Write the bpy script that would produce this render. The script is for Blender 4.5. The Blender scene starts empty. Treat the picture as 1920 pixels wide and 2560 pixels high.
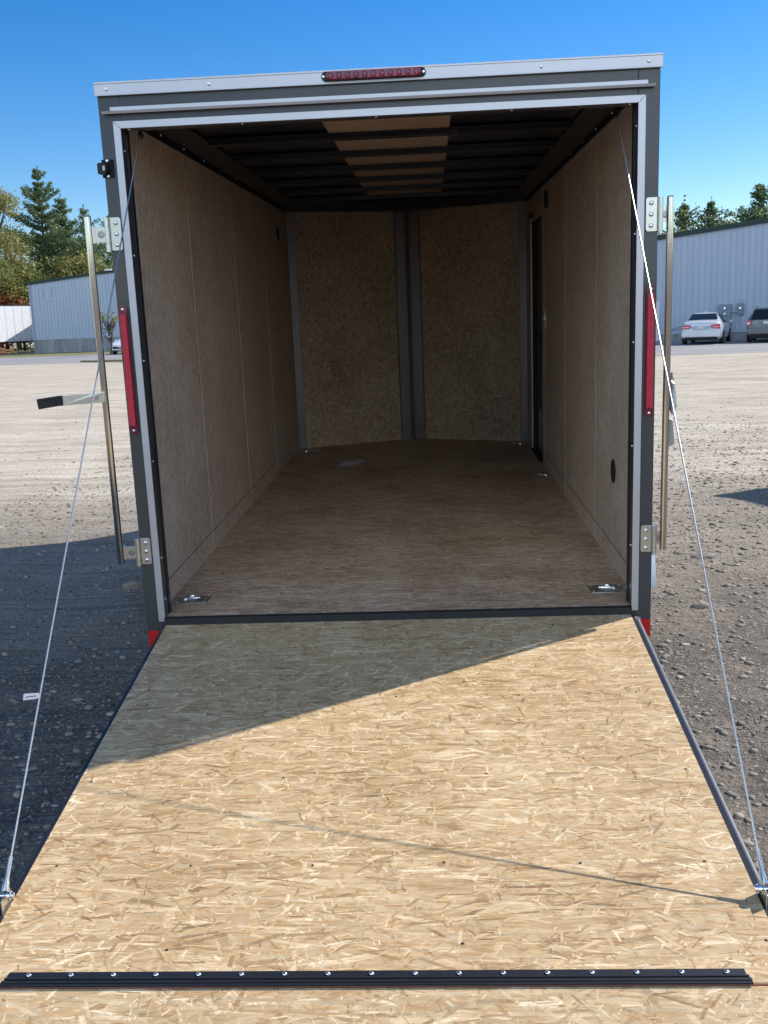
import bpy, math, random
import numpy as np
from mathutils import Vector, Matrix
random.seed(7); rng = np.random.default_rng(7)
sc = bpy.context.scene
C = sc.collection
R = math.radians

# ---------------------------------------------------------------- camera
cam = bpy.data.objects.new('camera', bpy.data.cameras.new('camera')); C.objects.link(cam)
CP = Vector((0.17492, -3.88170, 1.62442))
cf = Vector((-0.05192674, 0.9806262, -0.18888057)); cr = Vector((0.99822062, 0.04541606, -0.03863904)); cu = Vector((0.02931224, 0.19055088, 0.9812396))
cam.matrix_world = Matrix(((cr.x, cu.x, -cf.x, CP.x), (cr.y, cu.y, -cf.y, CP.y), (cr.z, cu.z, -cf.z, CP.z), (0, 0, 0, 1)))
cam.data.sensor_fit = 'VERTICAL'; cam.data.sensor_height = 24.0; cam.data.lens = 24.0*2472.1/2560.0
cam.data.clip_end = 3000; cam.data.clip_start = .05
sc.camera = cam
# ---------------------------------------------------------------- light
SUN_EL, SUN_AZ = R(40.0), R(63.2)          # azimuth from +Y towards +X
w = bpy.data.worlds.new('World'); sc.world = w; w.use_nodes = True
nt = w.node_tree; nt.nodes.clear()
sky = nt.nodes.new('ShaderNodeTexSky'); sky.sky_type = 'NISHITA'; sky.sun_disc = False
sky.sun_elevation = SUN_EL; sky.sun_rotation = SUN_AZ; sky.altitude = 200; sky.air_density = 1.0; sky.dust_density = 0.15; sky.ozone_density = 3.0
hs = nt.nodes.new('ShaderNodeHueSaturation'); hs.inputs['Saturation'].default_value = 1.44; hs.inputs['Value'].default_value = 1.04; hs.inputs['Hue'].default_value = .508
bg = nt.nodes.new('ShaderNodeBackground'); bg.inputs['Strength'].default_value = 0.080
wo = nt.nodes.new('ShaderNodeOutputWorld')
nt.links.new(sky.outputs[0], hs.inputs['Color'])
# unseen cloud-like glow added behind the camera to fill shaded ramp and interior
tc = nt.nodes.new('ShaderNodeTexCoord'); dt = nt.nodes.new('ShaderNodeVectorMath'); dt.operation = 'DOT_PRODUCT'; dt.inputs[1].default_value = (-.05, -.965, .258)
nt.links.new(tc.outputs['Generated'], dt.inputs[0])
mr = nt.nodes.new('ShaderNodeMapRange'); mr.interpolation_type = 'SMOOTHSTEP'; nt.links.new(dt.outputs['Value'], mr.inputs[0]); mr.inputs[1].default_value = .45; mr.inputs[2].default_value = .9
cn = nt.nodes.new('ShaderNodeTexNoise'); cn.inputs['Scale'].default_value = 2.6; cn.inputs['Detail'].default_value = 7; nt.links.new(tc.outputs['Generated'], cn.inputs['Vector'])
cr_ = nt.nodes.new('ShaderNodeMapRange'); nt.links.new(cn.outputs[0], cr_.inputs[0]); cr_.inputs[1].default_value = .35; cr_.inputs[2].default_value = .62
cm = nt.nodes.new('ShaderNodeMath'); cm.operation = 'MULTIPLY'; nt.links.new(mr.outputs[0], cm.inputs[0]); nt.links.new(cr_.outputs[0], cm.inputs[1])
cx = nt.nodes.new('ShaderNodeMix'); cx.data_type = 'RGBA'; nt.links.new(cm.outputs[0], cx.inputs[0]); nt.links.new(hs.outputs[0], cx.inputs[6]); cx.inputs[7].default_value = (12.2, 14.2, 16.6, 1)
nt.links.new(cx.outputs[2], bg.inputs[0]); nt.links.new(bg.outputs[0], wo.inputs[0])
sun = bpy.data.objects.new('sun', bpy.data.lights.new('sun', 'SUN')); C.objects.link(sun)
sun.data.energy = 3.7; sun.data.angle = R(.53); sun.data.color = (1, .94, .85)
sdir = Vector((math.sin(SUN_AZ)*math.cos(SUN_EL), math.cos(SUN_AZ)*math.cos(SUN_EL), math.sin(SUN_EL)))
sun.rotation_euler = sdir.to_track_quat('Z', 'Y').to_euler(); sun.location = (20, 10, 20)
sc.view_settings.view_transform = 'Standard'; sc.view_settings.look = 'None'; sc.view_settings.gamma = 1; sc.view_settings.exposure = 0.92
sc.render.engine = 'CYCLES'; sc.cycles.max_bounces = 10; sc.cycles.diffuse_bounces = 6

# ---------------------------------------------------------------- node helper
class G:
    def __init__(s, name):
        s.m = bpy.data.materials.new(name); s.m.use_nodes = True; s.t = s.m.node_tree
        s.b = s.t.nodes['Principled BSDF']
    def n(s, typ, **kw):
        x = s.t.nodes.new('ShaderNode'+typ)
        for k, v in kw.items(): setattr(x, k, v)
        return x
    def put(s, sock, v):
        if isinstance(v, bpy.types.NodeSocket): s.t.links.new(v, sock)
        elif v is not None: sock.default_value = v
    def M(s, op, a, b=None, c=None):
        x = s.n('Math', operation=op)
        s.put(x.inputs[0], a); s.put(x.inputs[1], b); s.put(x.inputs[2], c); return x.outputs[0]
    def V(s, op, a, b=None):
        x = s.n('VectorMath', operation=op); s.put(x.inputs[0], a); s.put(x.inputs[1], b); return x.outputs[0]
    def mix(s, f, a, b, bt='MIX'):
        x = s.n('Mix', data_type='RGBA', blend_type=bt)
        s.put(x.inputs[0], f); s.put(x.inputs[6], a); s.put(x.inputs[7], b); return x.outputs[2]
    def ramp(s, f, stops, interp='LINEAR'):
        x = s.n('ValToRGB'); r = x.color_ramp; r.interpolation = interp
        while len(r.elements) < len(stops): r.elements.new(.5)
        for e, (p, c) in zip(r.elements, stops): e.position = p; e.color = (c, c, c, 1) if isinstance(c, (int, float)) else (*c, 1)
        s.put(x.inputs[0], f); return x.outputs[0]
    def noise(s, vec, scale, detail=4, rough=.6, dim='3D', dist=0):
        x = s.n('TexNoise', noise_dimensions=dim); s.put(x.inputs['Vector'], vec); x.inputs['Scale'].default_value = scale
        x.inputs['Detail'].default_value = detail; x.inputs['Roughness'].default_value = rough; x.inputs['Distortion'].default_value = dist
        return x.outputs[0]
    def comb(s, x, y, z=0.0):
        c = s.n('CombineXYZ'); s.put(c.inputs[0], x); s.put(c.inputs[1], y); s.put(c.inputs[2], z); return c.outputs[0]
    def obj(s): return s.n('TexCoord').outputs['Object']
    def pos(s): return s.n('NewGeometry').outputs['Position']
    def isl(s): return s.n('NewGeometry').outputs['Random Per Island']
    def bump(s, h, st=.3, d=.01):
        x = s.n('Bump'); x.inputs['Strength'].default_value = st; x.inputs['Distance'].default_value = d; s.put(x.inputs['Height'], h)
        s.put(s.b.inputs['Normal'], x.outputs[0])
    def set(s, **kw):
        for k, v in kw.items():
            s.put(s.b.inputs[k.replace('_', ' ')], (*v, 1) if isinstance(v, tuple) and len(v) == 3 else v)
        return s.m

def plain(name, col, rough=.6, metal=0.0, var=.12, scale=6, bump=0, coat=0, **kw):
    g = G(name); n = g.noise(g.obj(), scale, 5, .6)
    a = tuple(c*(1-var) for c in col); b = tuple(min(1, c*(1+var)) for c in col)
    g.set(Base_Color=g.ramp(n, [(.3, a), (.7, b)]), Metallic=metal, Coat_Weight=coat, Coat_Roughness=.06)
    g.set(Roughness=g.M('ADD', g.M('MULTIPLY', g.noise(g.obj(), scale*5, 3), .12), rough-.06))
    if bump: g.bump(g.noise(g.obj(), scale*12, 4), bump, .004)
    g.set(**kw); return g.m

def brushed(name, col, rough=.32, axis='z', metal=.9):
    g = G(name); p = g.obj()
    s = {'x': (1.5, 300, 300), 'y': (300, 1.5, 300), 'z': (300, 300, 1.5)}[axis]
    n = g.noise(g.V('MULTIPLY', p, s), 1, 3); big = g.noise(p, 3, 4)
    g.set(Base_Color=g.ramp(g.M('ADD', g.M('MULTIPLY', n, .5), g.M('MULTIPLY', big, .5)), [(.3, tuple(c*.86 for c in col)), (.7, col)]), Metallic=metal)
    g.set(Roughness=g.M('ADD', g.M('MULTIPLY', g.M('ADD', n, big), .14), rough-.12)); return g.m

def osb(name, u, v, cols, layers, spread=1.0, sizes=(.055, .008), gscale=1.0, blend=1.0, rough=.62, bumps=.12, anis=1.0, speck=0.0, aux=None, sizes2=False, blot=.35):
    """oriented strand board: layers of individually turned wood strands; u = strand axis, v = across"""
    g = G(name); sx = g.n('SeparateXYZ'); g.put(sx.inputs[0], g.obj()); ax = dict(zip('xyz', sx.outputs))
    U, W = ax[u], ax[v]
    def tone_col(t): return g.ramp(t, cols)
    base = g.noise(g.comb(g.M('MULTIPLY', U, 9*gscale), g.M('MULTIPLY', W, 120*gscale)), 1, 4, .65, '2D')
    big = g.noise(g.comb(U, W), 2.2, 3, .5, '2D')
    T = g.M('ADD', g.M('MULTIPLY', base, .75), .12)
    rs = random.Random(len(name)*7+layers)
    for i in range(layers):
        k = rs.uniform(.55, 1.5)
        L, Wd = sizes[0]*k, sizes[1]*rs.uniform(.6, 1.7); amp = .80
        if sizes2:
            L, Wd, amp = [(.10, .014, .8), (.07, .006, .9), (.12, .011, .8), (.05, .0042, 1.0), (.13, .015, .7), (.06, .0052, .95), (.036, .0034, 1.1), (.10, .0095, .9), (.034, .0030, 1.15), (.09, .0062, 1.0), (.04, .0030, 1.2)][i]
        cx, cy = L*1.5, max(Wd*2.6, L*.36*anis)
        vv = g.comb(g.M('ADD', g.M('DIVIDE', U, cx), rs.uniform(0, 50)), g.M('ADD', g.M('DIVIDE', W, cy), rs.uniform(0, 50)))
        vo = g.n('TexVoronoi', voronoi_dimensions='2D', feature='F1'); g.put(vo.inputs['Vector'], vv); vo.inputs['Scale'].default_value = 1
        cc = g.n('SeparateColor'); g.put(cc.inputs[0], vo.outputs['Color'])
        loc = g.V('MULTIPLY', g.V('SUBTRACT', vv, vo.outputs['Position']), (cx, cy, 0))
        ro = g.n('VectorRotate', rotation_type='Z_AXIS'); g.put(ro.inputs['Vector'], loc)
        # most strands lie near the main axis, a few cross it
        c0 = g.M('SUBTRACT', g.M('MULTIPLY', cc.outputs[0], 2), 1)
        g.put(ro.inputs['Angle'], g.M('MULTIPLY', g.M('MULTIPLY', c0, g.M('ABSOLUTE', c0)), spread*1.5))
        lp = g.n('SeparateXYZ'); g.put(lp.inputs[0], ro.outputs[0])
        wob = g.M('MULTIPLY', g.M('SUBTRACT', g.noise(g.comb(g.M('MULTIPLY', U, 60), g.M('MULTIPLY', W, 60)), 1, 2, .5, '2D'), .5), .8)
        sz = g.M('ADD', g.M('MULTIPLY', cc.outputs[2], .9), .35)
        q = g.M('MAXIMUM', g.M('DIVIDE', g.M('ABSOLUTE', lp.outputs[0]), L*.72), g.M('DIVIDE', g.M('ABSOLUTE', lp.outputs[1]), g.M('MULTIPLY', sz, Wd*.7)))
        q = g.M('ADD', q, wob)
        mk = g.M('MULTIPLY', g.M('SMOOTH_MIN', g.M('MAXIMUM', g.M('MULTIPLY', g.M('SUBTRACT', 1, q), 6), 0), 1, .2), blend)
        mk = g.M('MINIMUM', mk, 1)
        if sizes2 and Wd < .0045:
            dn = g.noise(g.comb(g.M('ADD', U, rs.uniform(0, 9)), g.M('ADD', g.M('MULTIPLY', W, 2.0), rs.uniform(0, 9))), rs.uniform(2.5, 6), 2, .5, '2D')
            mk = g.M('MULTIPLY', mk, g.ramp(g.M('ADD', dn, g.M('MULTIPLY', g.M('SUBTRACT', cc.outputs[2], .5), .12)), [(.44, .12), (.56, 1)]))
        grain = g.noise(g.comb(g.M('ADD', g.M('MULTIPLY', lp.outputs[0], 12), g.M('MULTIPLY', cc.outputs[1], 91)), g.M('ADD', g.M('MULTIPLY', lp.outputs[1], 420), g.M('MULTIPLY', cc.outputs[0], 57))), 1, 2, .6, '2D')
        t = g.M('ADD', g.M('MULTIPLY', g.M('SUBTRACT', cc.outputs[1], .5), amp*.9), g.M('MULTIPLY', g.M('SUBTRACT', grain, .5), .6)); t = g.M('ADD', t, .5)
        mx = g.n('Mix', data_type='FLOAT'); g.put(mx.inputs[0], mk); g.put(mx.inputs[2], T); g.put(mx.inputs[3], t); T = mx.outputs[0]
    T = g.M('ADD', T, g.M('MULTIPLY', g.M('SUBTRACT', g.noise(g.comb(g.M('MULTIPLY', U, 22*gscale), g.M('MULTIPLY', W, 420*gscale)), 1, 3, .7, '2D'), .5), .55))
    T2 = g.M('ADD', T, g.M('MULTIPLY', g.M('SUBTRACT', big, .5), blot))
    col = tone_col(T2)
    # greenish grey weathered strands here and there
    hue = g.noise(g.comb(g.M('MULTIPLY', U, 14*gscale), g.M('MULTIPLY', W, 70*gscale)), 1, 2, .5, '2D')
    col = g.mix(g.M('MULTIPLY', g.ramp(hue, [(.60, 0), (.68, 1)]), .55), col, g.mix(.5, col, (*(aux or (.36, .34, .25)), 1)))
    org = g.noise(g.comb(g.M('MULTIPLY', U, 9*gscale), g.M('MULTIPLY', W, 38*gscale)), 1.7, 3, .6, '2D')
    col = g.mix(g.M('MULTIPLY', g.ramp(org, [(.54, 0), (.64, 1)]), .38), col, g.mix(1, col, (1.0, .78, .50, 1), 'MULTIPLY'))
    if speck:
        sp = g.noise(g.comb(g.M('MULTIPLY', U, 60), g.M('MULTIPLY', W, 150)), 1, 2, .5, '2D')
        col = g.mix(g.M('MULTIPLY', g.ramp(sp, [(.64, 0), (.72, 1)]), speck), col, (.05, .025, .015, 1))
    g.set(Base_Color=col, Roughness=rough); g.b.inputs['Specular IOR Level'].default_value = .35
    g.bump(g.noise(g.comb(g.M('MULTIPLY', U, 25), g.M('MULTIPLY', W, 260)), 1, 3, .6, '2D'), bumps, .0012); return g.m

# ---------------------------------------------------------------- materials
OC = [(.0, (.16, .095, .045)), (.2, (.295, .19, .092)), (.38, (.39, .265, .135)), (.56, (.465, .335, .187)), (.76, (.57, .43, .26)), (1, (.78, .66, .47))]
M = {}
M['osb_ramp'] = osb('osb_ramp', 'x', 'y', OC, 11, spread=1.7, sizes=(.042, .0042), sizes2=True, blend=.82)
M['osb_floor'] = osb('osb_floor', 'x', 'y', [(0, (.18, .10, .055)), (.3, (.37, .235, .145)), (.6, (.50, .355, .235)), (1, (.74, .59, .43))], 11, spread=1.0, sizes=(.055, .006), sizes2=True, blend=1.0, bumps=.2, blot=.6)
M['osb_nose'] = osb('osb_nose', 'z', 'x', [(0, (.14, .085, .055)), (.3, (.40, .28, .185)), (.65, (.54, .40, .28)), (1, (.70, .57, .43))], 7, spread=1.4, sizes=(.032, .0055), blend=.9, speck=1.0, anis=1.0, blot=.5)
M['wall_board'] = osb('wall_board', 'z', 'y', [(0, (.26, .17, .12)), (.35, (.54, .41, .31)), (.65, (.67, .53, .42)), (1, (.82, .70, .58))], 7, spread=.8, sizes=(.042, .006), blend=.75, rough=.5, speck=.35, bumps=.05, blot=.45)
M['luan'] = plain('luan', (.55, .38, .26), .6, var=.1, scale=3)
def paint(name, col, rough=.3, coat=.5):
    return plain(name, col, rough, 0, var=.06, scale=2, coat=coat)
M['charcoal'] = paint('charcoal_skin', (.045, .046, .05), .36, .35)
M['black'] = plain('black_paint', (.012, .013, .016), .4)
M['rubber'] = plain('black_rubber', (.015, .015, .016), .7, bump=.2)
M['alu'] = brushed('anodised_trim', (.58, .58, .61), .38, 'z', .75)
M['alux'] = brushed('anodised_trim_cross', (.58, .58, .61), .38, 'x', .75)
M['galv'] = brushed('galvanised_sheet', (.42, .42, .43), .30, 'z', .95)
M['zinc'] = brushed('zinc_steel', (.72, .70, .63), .26, 'z', .95)
M['tube'] = brushed('polished_tube', (.78, .75, .70), .16, 'x', 1.0)
M['chrome'] = plain('chrome_bolt', (.8, .8, .82), .15, 1.0, var=.03)
M['alum_fender'] = plain('aluminium_fender', (.42, .44, .47), .35, 1.0, var=.05)
M['redlens'] = plain('red_lens', (.50, .006, .03), .25, 0, var=.3, scale=90, coat=.4, bump=.4)
M['redlens_dark'] = plain('red_lens_dark', (.16, .004, .03), .2, 0, var=.3, coat=.6)
M['redhot'] = plain('red_lens_reflector', (.75, .01, .05), .12, 0, var=.2, coat=.8)
M['redtape'] = plain('red_reflective_tape', (.55, .012, .014), .35, var=.08, scale=90)
M['railgrey'] = plain('grey_edge_rail', (.16, .17, .18), .42, .3, var=.1)
M['steelcable'] = plain('steel_cable', (.62, .62, .58), .3, .85, var=.3, scale=300)
M['white'] = plain('white_plastic', (.75, .73, .78), .5)
M['roofblack'] = plain('black_roof_lining', (.004, .006, .017), .30, var=.1, scale=1.2, bump=0)
M['cove'] = plain('brown_cove_rail', (.045, .037, .036), .5)
M['paper'] = plain('paper', (.66, .63, .68), .7, var=.08)
M['edgebrown'] = plain('osb_edge_stain', (.24, .085, .05), .7)
M['tyre'] = plain('tyre', (.02, .02, .021), .85)
M['glass'] = plain('tinted_glass', (.010, .014, .014), .25)
M['silver'] = paint('silver_paint', (.56, .58, .62), .22, 1)
M['goldgrey'] = paint('green_grey_paint', (.08, .10, .11), .3, 1)
M['carwhite'] = paint('white_paint', (.72, .73, .75), .3, 1)
M['rim'] = plain('alloy_rim', (.6, .6, .62), .3, .9)
M['plate'] = plain('plate_white', (.62, .55, .58), .5, var=.3, scale=25)
M['underbody'] = plain('underbody', (.01, .01, .01), .9)
M['greentrim'] = plain('dark_green_trim', (.008, .030, .026), .65, var=.1); M['metergrey'] = plain('meter_grey', (.17, .21, .26), .5); M['seam'] = plain('seam_batten', (.56, .46, .36), .5)

def siding():
    g = G('ribbed_siding'); p = g.obj(); x = g.n('SeparateXYZ'); g.put(x.inputs[0], p)
    f = g.M('FRACT', g.M('DIVIDE', x.outputs[0], .305))
    st = g.noise(g.V('MULTIPLY', p, (3, 3, .25)), 1, 5, .6)
    col = g.mix(st, (.29, .35, .43, 1), (.40, .465, .55, 1))
    pan = g.n('TexWhiteNoise', noise_dimensions='1D'); g.put(pan.inputs['W'], g.M('FLOOR', g.M('DIVIDE', x.outputs[0], .915)))
    col = g.mix(g.M('MULTIPLY', pan.outputs[0], .18), col, (.32, .385, .47, 1))
    g.set(Base_Color=col, Roughness=.45); g.bump(g.noise(g.V('MULTIPLY', p, (8, 8, 1)), 1, 3), .1, .01); return g.m
M['siding'] = siding()
def concrete():
    g = G('stained_concrete'); p = g.obj()
    st = g.noise(g.V('MULTIPLY', p, (.9, .9, .12)), 1, 6, .7); f = g.noise(p, 3, 6, .7)
    g.set(Base_Color=g.mix(g.ramp(st, [(.42, 0), (.62, 1)]), (.17, .175, .18, 1), g.mix(f, (.22, .23, .24, 1), (.42, .43, .43, 1))), Roughness=.85); g.bump(f, .3, .02); return g.m
M['concrete'] = concrete()

def gravel():
    g = G('gravel'); p = g.pos(); x = g.n('SeparateXYZ'); g.put(x.inputs[0], p)
    Y = x.outputs[1]
    big = g.noise(p, .35, 5, .6); mid = g.noise(p, 2.3, 5, .7); fine = g.noise(p, 38, 5, .75)
    streak = g.noise(g.V('MULTIPLY', p, (.22, 2.2, 1)), 1, 6, .7); streak2 = g.noise(g.V('MULTIPLY', p, (.6, 7, 1)), 1, 4, .6)
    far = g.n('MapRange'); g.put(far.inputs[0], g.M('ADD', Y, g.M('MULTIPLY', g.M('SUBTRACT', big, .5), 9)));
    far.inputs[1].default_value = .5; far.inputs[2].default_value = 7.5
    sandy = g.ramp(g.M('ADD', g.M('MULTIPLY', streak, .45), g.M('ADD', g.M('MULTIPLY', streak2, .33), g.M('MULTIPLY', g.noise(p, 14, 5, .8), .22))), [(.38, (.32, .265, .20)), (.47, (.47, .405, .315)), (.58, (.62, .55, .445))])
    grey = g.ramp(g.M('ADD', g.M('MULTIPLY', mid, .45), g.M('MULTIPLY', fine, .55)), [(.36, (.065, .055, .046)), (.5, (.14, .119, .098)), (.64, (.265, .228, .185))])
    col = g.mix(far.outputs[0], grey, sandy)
    v = g.n('TexVoronoi', feature='F1'); g.put(v.inputs['Vector'], g.V('MULTIPLY', p, (1, 1, 2))); v.inputs['Scale'].default_value = 42
    cc = g.n('SeparateColor'); g.put(cc.inputs[0], v.outputs['Color'])
    peb = g.M('MULTIPLY', g.M('GREATER_THAN', cc.outputs[0], .62), g.M('LESS_THAN', v.outputs['Distance'], g.M('MULTIPLY', cc.outputs[2], .5)))
    pc = g.ramp(cc.outputs[1], [(0, (.08, .07, .062)), (.5, (.22, .19, .155)), (1, (.48, .43, .36))])
    col = g.mix(g.M('MULTIPLY', peb, .8), col, pc)
    v2 = g.n('TexVoronoi', feature='F1'); g.put(v2.inputs['Vector'], g.V('MULTIPLY', p, (1, 1.15, 2))); v2.inputs['Scale'].default_value = 95
    c2 = g.n('SeparateColor'); g.put(c2.inputs[0], v2.outputs['Color'])
    peb2 = g.M('MULTIPLY', g.M('GREATER_THAN', c2.outputs[0], .45), g.M('LESS_THAN', v2.outputs['Distance'], g.M('MULTIPLY', c2.outputs[2], .55)))
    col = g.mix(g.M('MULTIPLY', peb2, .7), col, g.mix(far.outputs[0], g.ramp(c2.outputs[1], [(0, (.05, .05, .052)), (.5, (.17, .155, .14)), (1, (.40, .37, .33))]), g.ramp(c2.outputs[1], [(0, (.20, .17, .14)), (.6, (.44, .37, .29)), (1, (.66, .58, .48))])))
    patch = g.noise(g.V('MULTIPLY', p, (.35, 1.3, 1)), 1.1, 5, .65)
    col = g.mix(g.M('MULTIPLY', g.ramp(patch, [(.58, 0), (.68, 1)]), .45), col, (.17, .135, .105, 1))
    g.set(Base_Color=col, Roughness=.92); g.b.inputs['Specular IOR Level'].default_value = .2
    h = g.M('ADD', g.M('MULTIPLY', fine, .5), g.M('ADD', g.M('MULTIPLY', mid, 1.2), g.M('ADD', g.M('MULTIPLY', g.M('ADD', peb, peb2), .45), g.M('MULTIPLY', streak2, 2.0))))
    g.bump(h, .9, .035); return g.m
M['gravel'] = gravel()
def asphalt():
    g = G('asphalt'); p = g.pos(); n = g.noise(g.V('MULTIPLY', p, (.25, 1, 1)), .8, 6, .6); f = g.noise(p, 60, 3)
    g.set(Base_Color=g.ramp(g.M('ADD', g.M('MULTIPLY', n, .8), g.M('MULTIPLY', f, .2)), [(.35, (.19, .185, .18)), (.65, (.29, .28, .27))]), Roughness=.8); g.bump(f, .3, .01); return g.m
M['asphalt'] = asphalt()
def grassm():
    g = G('dry_grass'); p = g.pos(); n = g.noise(p, .8, 6, .7); f = g.noise(p, 9, 4, .7)
    g.set(Base_Color=g.ramp(g.M('ADD', g.M('MULTIPLY', n, .5), g.M('MULTIPLY', f, .5)), [(.35, (.05, .06, .02)), (.5, (.16, .15, .06)), (.65, (.32, .26, .13))]), Roughness=.95); g.bump(f, .8, .08); return g.m
M['grass'] = grassm()
def leafm(name, stops, trans=.25):
    g = G(name); r = g.isl(); n = g.noise(g.obj(), .5, 3)
    t = g.M('ADD', g.M('MULTIPLY', r, .6), g.M('MULTIPLY', n, .4))
    g.set(Base_Color=g.ramp(t, stops), Roughness=.55)
    g.b.inputs['Specular IOR Level'].default_value = .35
    tr = g.n('BsdfTranslucent'); g.put(tr.inputs[0], g.ramp(t, [(a, tuple(min(1, c*1.5) for c in b)) for a, b in stops]))
    mx = g.n('MixShader'); mx.inputs[0].default_value = trans
    g.t.links.new(g.b.outputs[0], mx.inputs[1]); g.t.links.new(tr.outputs[0], mx.inputs[2])
    g.t.links.new(mx.outputs[0], g.t.nodes['Material Output'].inputs[0]); return g.m
M['needle'] = leafm('pine_needles', [(.2, (.045, .078, .03)), (.55, (.12, .175, .07)), (.85, (.25, .29, .13))])
M['leafgreen'] = leafm('green_leaves', [(.2, (.045, .075, .02)), (.55, (.11, .155, .04)), (.85, (.24, .25, .08))])
M['leafyellow'] = leafm('turning_leaves', [(.2, (.10, .11, .03)), (.55, (.24, .23, .06)), (.85, (.38, .30, .12))])
M['leafred'] = leafm('red_leaves', [(.2, (.16, .035, .015)), (.55, (.36, .10, .04)), (.85, (.45, .22, .10))])
M['bark'] = plain('bark', (.07, .055, .045), .9, var=.4, bump=.5)
def stone_m():
    g = G('stones'); r = g.isl()
    g.set(Base_Color=g.mix(g.noise(g.pos(), 60, 3), g.ramp(r, [(0, (.07, .06, .052)), (.35, (.16, .138, .115)), (.75, (.31, .27, .215)), (1, (.56, .50, .41))]), (.2, .18, .16, 1)), Roughness=.9); g.bump(g.noise(g.pos(), 120, 3), .4, .004); return g.m
M['stone'] = stone_m()

# ---------------------------------------------------------------- mesh helper
class MB:
    def __init__(s): s.v = []; s.f = []
    def box(s, x0, x1, y0, y1, z0, z1):
        b = len(s.v); s.v += [(x, y, z) for z in (z0, z1) for y in (y0, y1) for x in (x0, x1)]
        s.f += [tuple(b+i for i in q) for q in ((0, 2, 3, 1), (4, 5, 7, 6), (0, 1, 5, 4), (2, 6, 7, 3), (0, 4, 6, 2), (1, 3, 7, 5))]; return s
    def loop(s, pts, vec):
        """polygon (list of 3d points) extruded by vec"""
        b = len(s.v); n = len(pts); vec = Vector(vec); P = [Vector(p) for p in pts]
        s.v += [tuple(p) for p in P]+[tuple(p+vec) for p in P]
        s.f += [tuple(b+i for i in range(n))[::-1], tuple(b+n+i for i in range(n))]+[(b+i, b+(i+1) % n, b+n+(i+1) % n, b+n+i) for i in range(n)]; return s
    def tube(s, pts, r, n=10, cap=True, r2=None):
        P = [Vector(p) for p in pts]; b = len(s.v); m = len(P)
        for i, p in enumerate(P):
            d = (P[min(i+1, m-1)]-P[max(i-1, 0)]).normalized(); a = d.orthogonal() if abs(d.z) > .99 else d.cross(Vector((0, 0, 1)))
            a.normalize(); c = d.cross(a); rr = r if r2 is None else r+(r2-r)*i/(m-1)
            s.v += [tuple(p+(a*math.cos(t)+c*math.sin(t))*rr) for t in (2*math.pi*k/n for k in range(n))]
        for i in range(m-1): s.f += [(b+i*n+k, b+i*n+(k+1) % n, b+(i+1)*n+(k+1) % n, b+(i+1)*n+k) for k in range(n)]
        if cap: s.f += [tuple(b+k for k in range(n))[::-1], tuple(b+(m-1)*n+k for k in range(n))]
        return s
    def lathe(s, c, axis, prof, n=14):
        """prof: list of (distance along axis, radius)"""
        c = Vector(c); d = Vector(axis).normalized(); a = d.orthogonal().normalized(); e = d.cross(a); b = len(s.v); m = len(prof)
        for h, r in prof: s.v += [tuple(c+d*h+(a*math.cos(t)+e*math.sin(t))*r) for t in (2*math.pi*k/n for k in range(n))]
        for i in range(m-1): s.f += [(b+i*n+k, b+i*n+(k+1) % n, b+(i+1)*n+(k+1) % n, b+(i+1)*n+k) for k in range(n)]
        s.f += [tuple(b+k for k in range(n))[::-1], tuple(b+(m-1)*n+k for k in range(n))]; return s
    def face(s, pts): b = len(s.v); s.v += [tuple(p) for p in pts]; s.f.append(tuple(range(b, b+len(pts)))); return s
    def build(s, name, mat, parent=None, smooth=False, bevel=0, label=None):
        me = bpy.data.meshes.new(name); me.from_pydata([tuple(v) for v in s.v], [], s.f); me.materials.append(M[mat] if isinstance(mat, str) else mat); me.update()
        import bmesh
        bm = bmesh.new(); bm.from_mesh(me); bmesh.ops.recalc_face_normals(bm, faces=bm.faces); bm.to_mesh(me); bm.free()
        o = bpy.data.objects.new(name, me); C.objects.link(o); o.parent = parent
        if smooth:
            for p in me.polygons: p.use_smooth = True
            try: me.set_sharp_from_angle(angle=R(40))
            except Exception: pass
        if bevel:
            b = o.modifiers.new('bevel', 'BEVEL'); b.width = bevel; b.segments = 2; b.limit_method = 'ANGLE'
        if label: o['label'] = label
        return o
def tag(o, label, cat, group=None, kind=None):
    if label: o['label'] = label
    if cat: o['category'] = cat
    if group: o['group'] = group
    if kind: o['kind'] = kind
    return o
def thing(name, label, cat, loc=(0, 0, 0), rz=0, group=None):
    o = bpy.data.objects.new(name, None); C.objects.link(o); o.location = loc; o.rotation_euler = (0, 0, rz); o.empty_display_size = .3
    return tag(o, label, cat, group)
def copytree(o, parent=None):
    c = o.copy(); C.objects.link(c); c.parent = parent
    for ch in [x for x in bpy.data.objects if x.parent == o]: copytree(ch, c)
    return c

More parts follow.
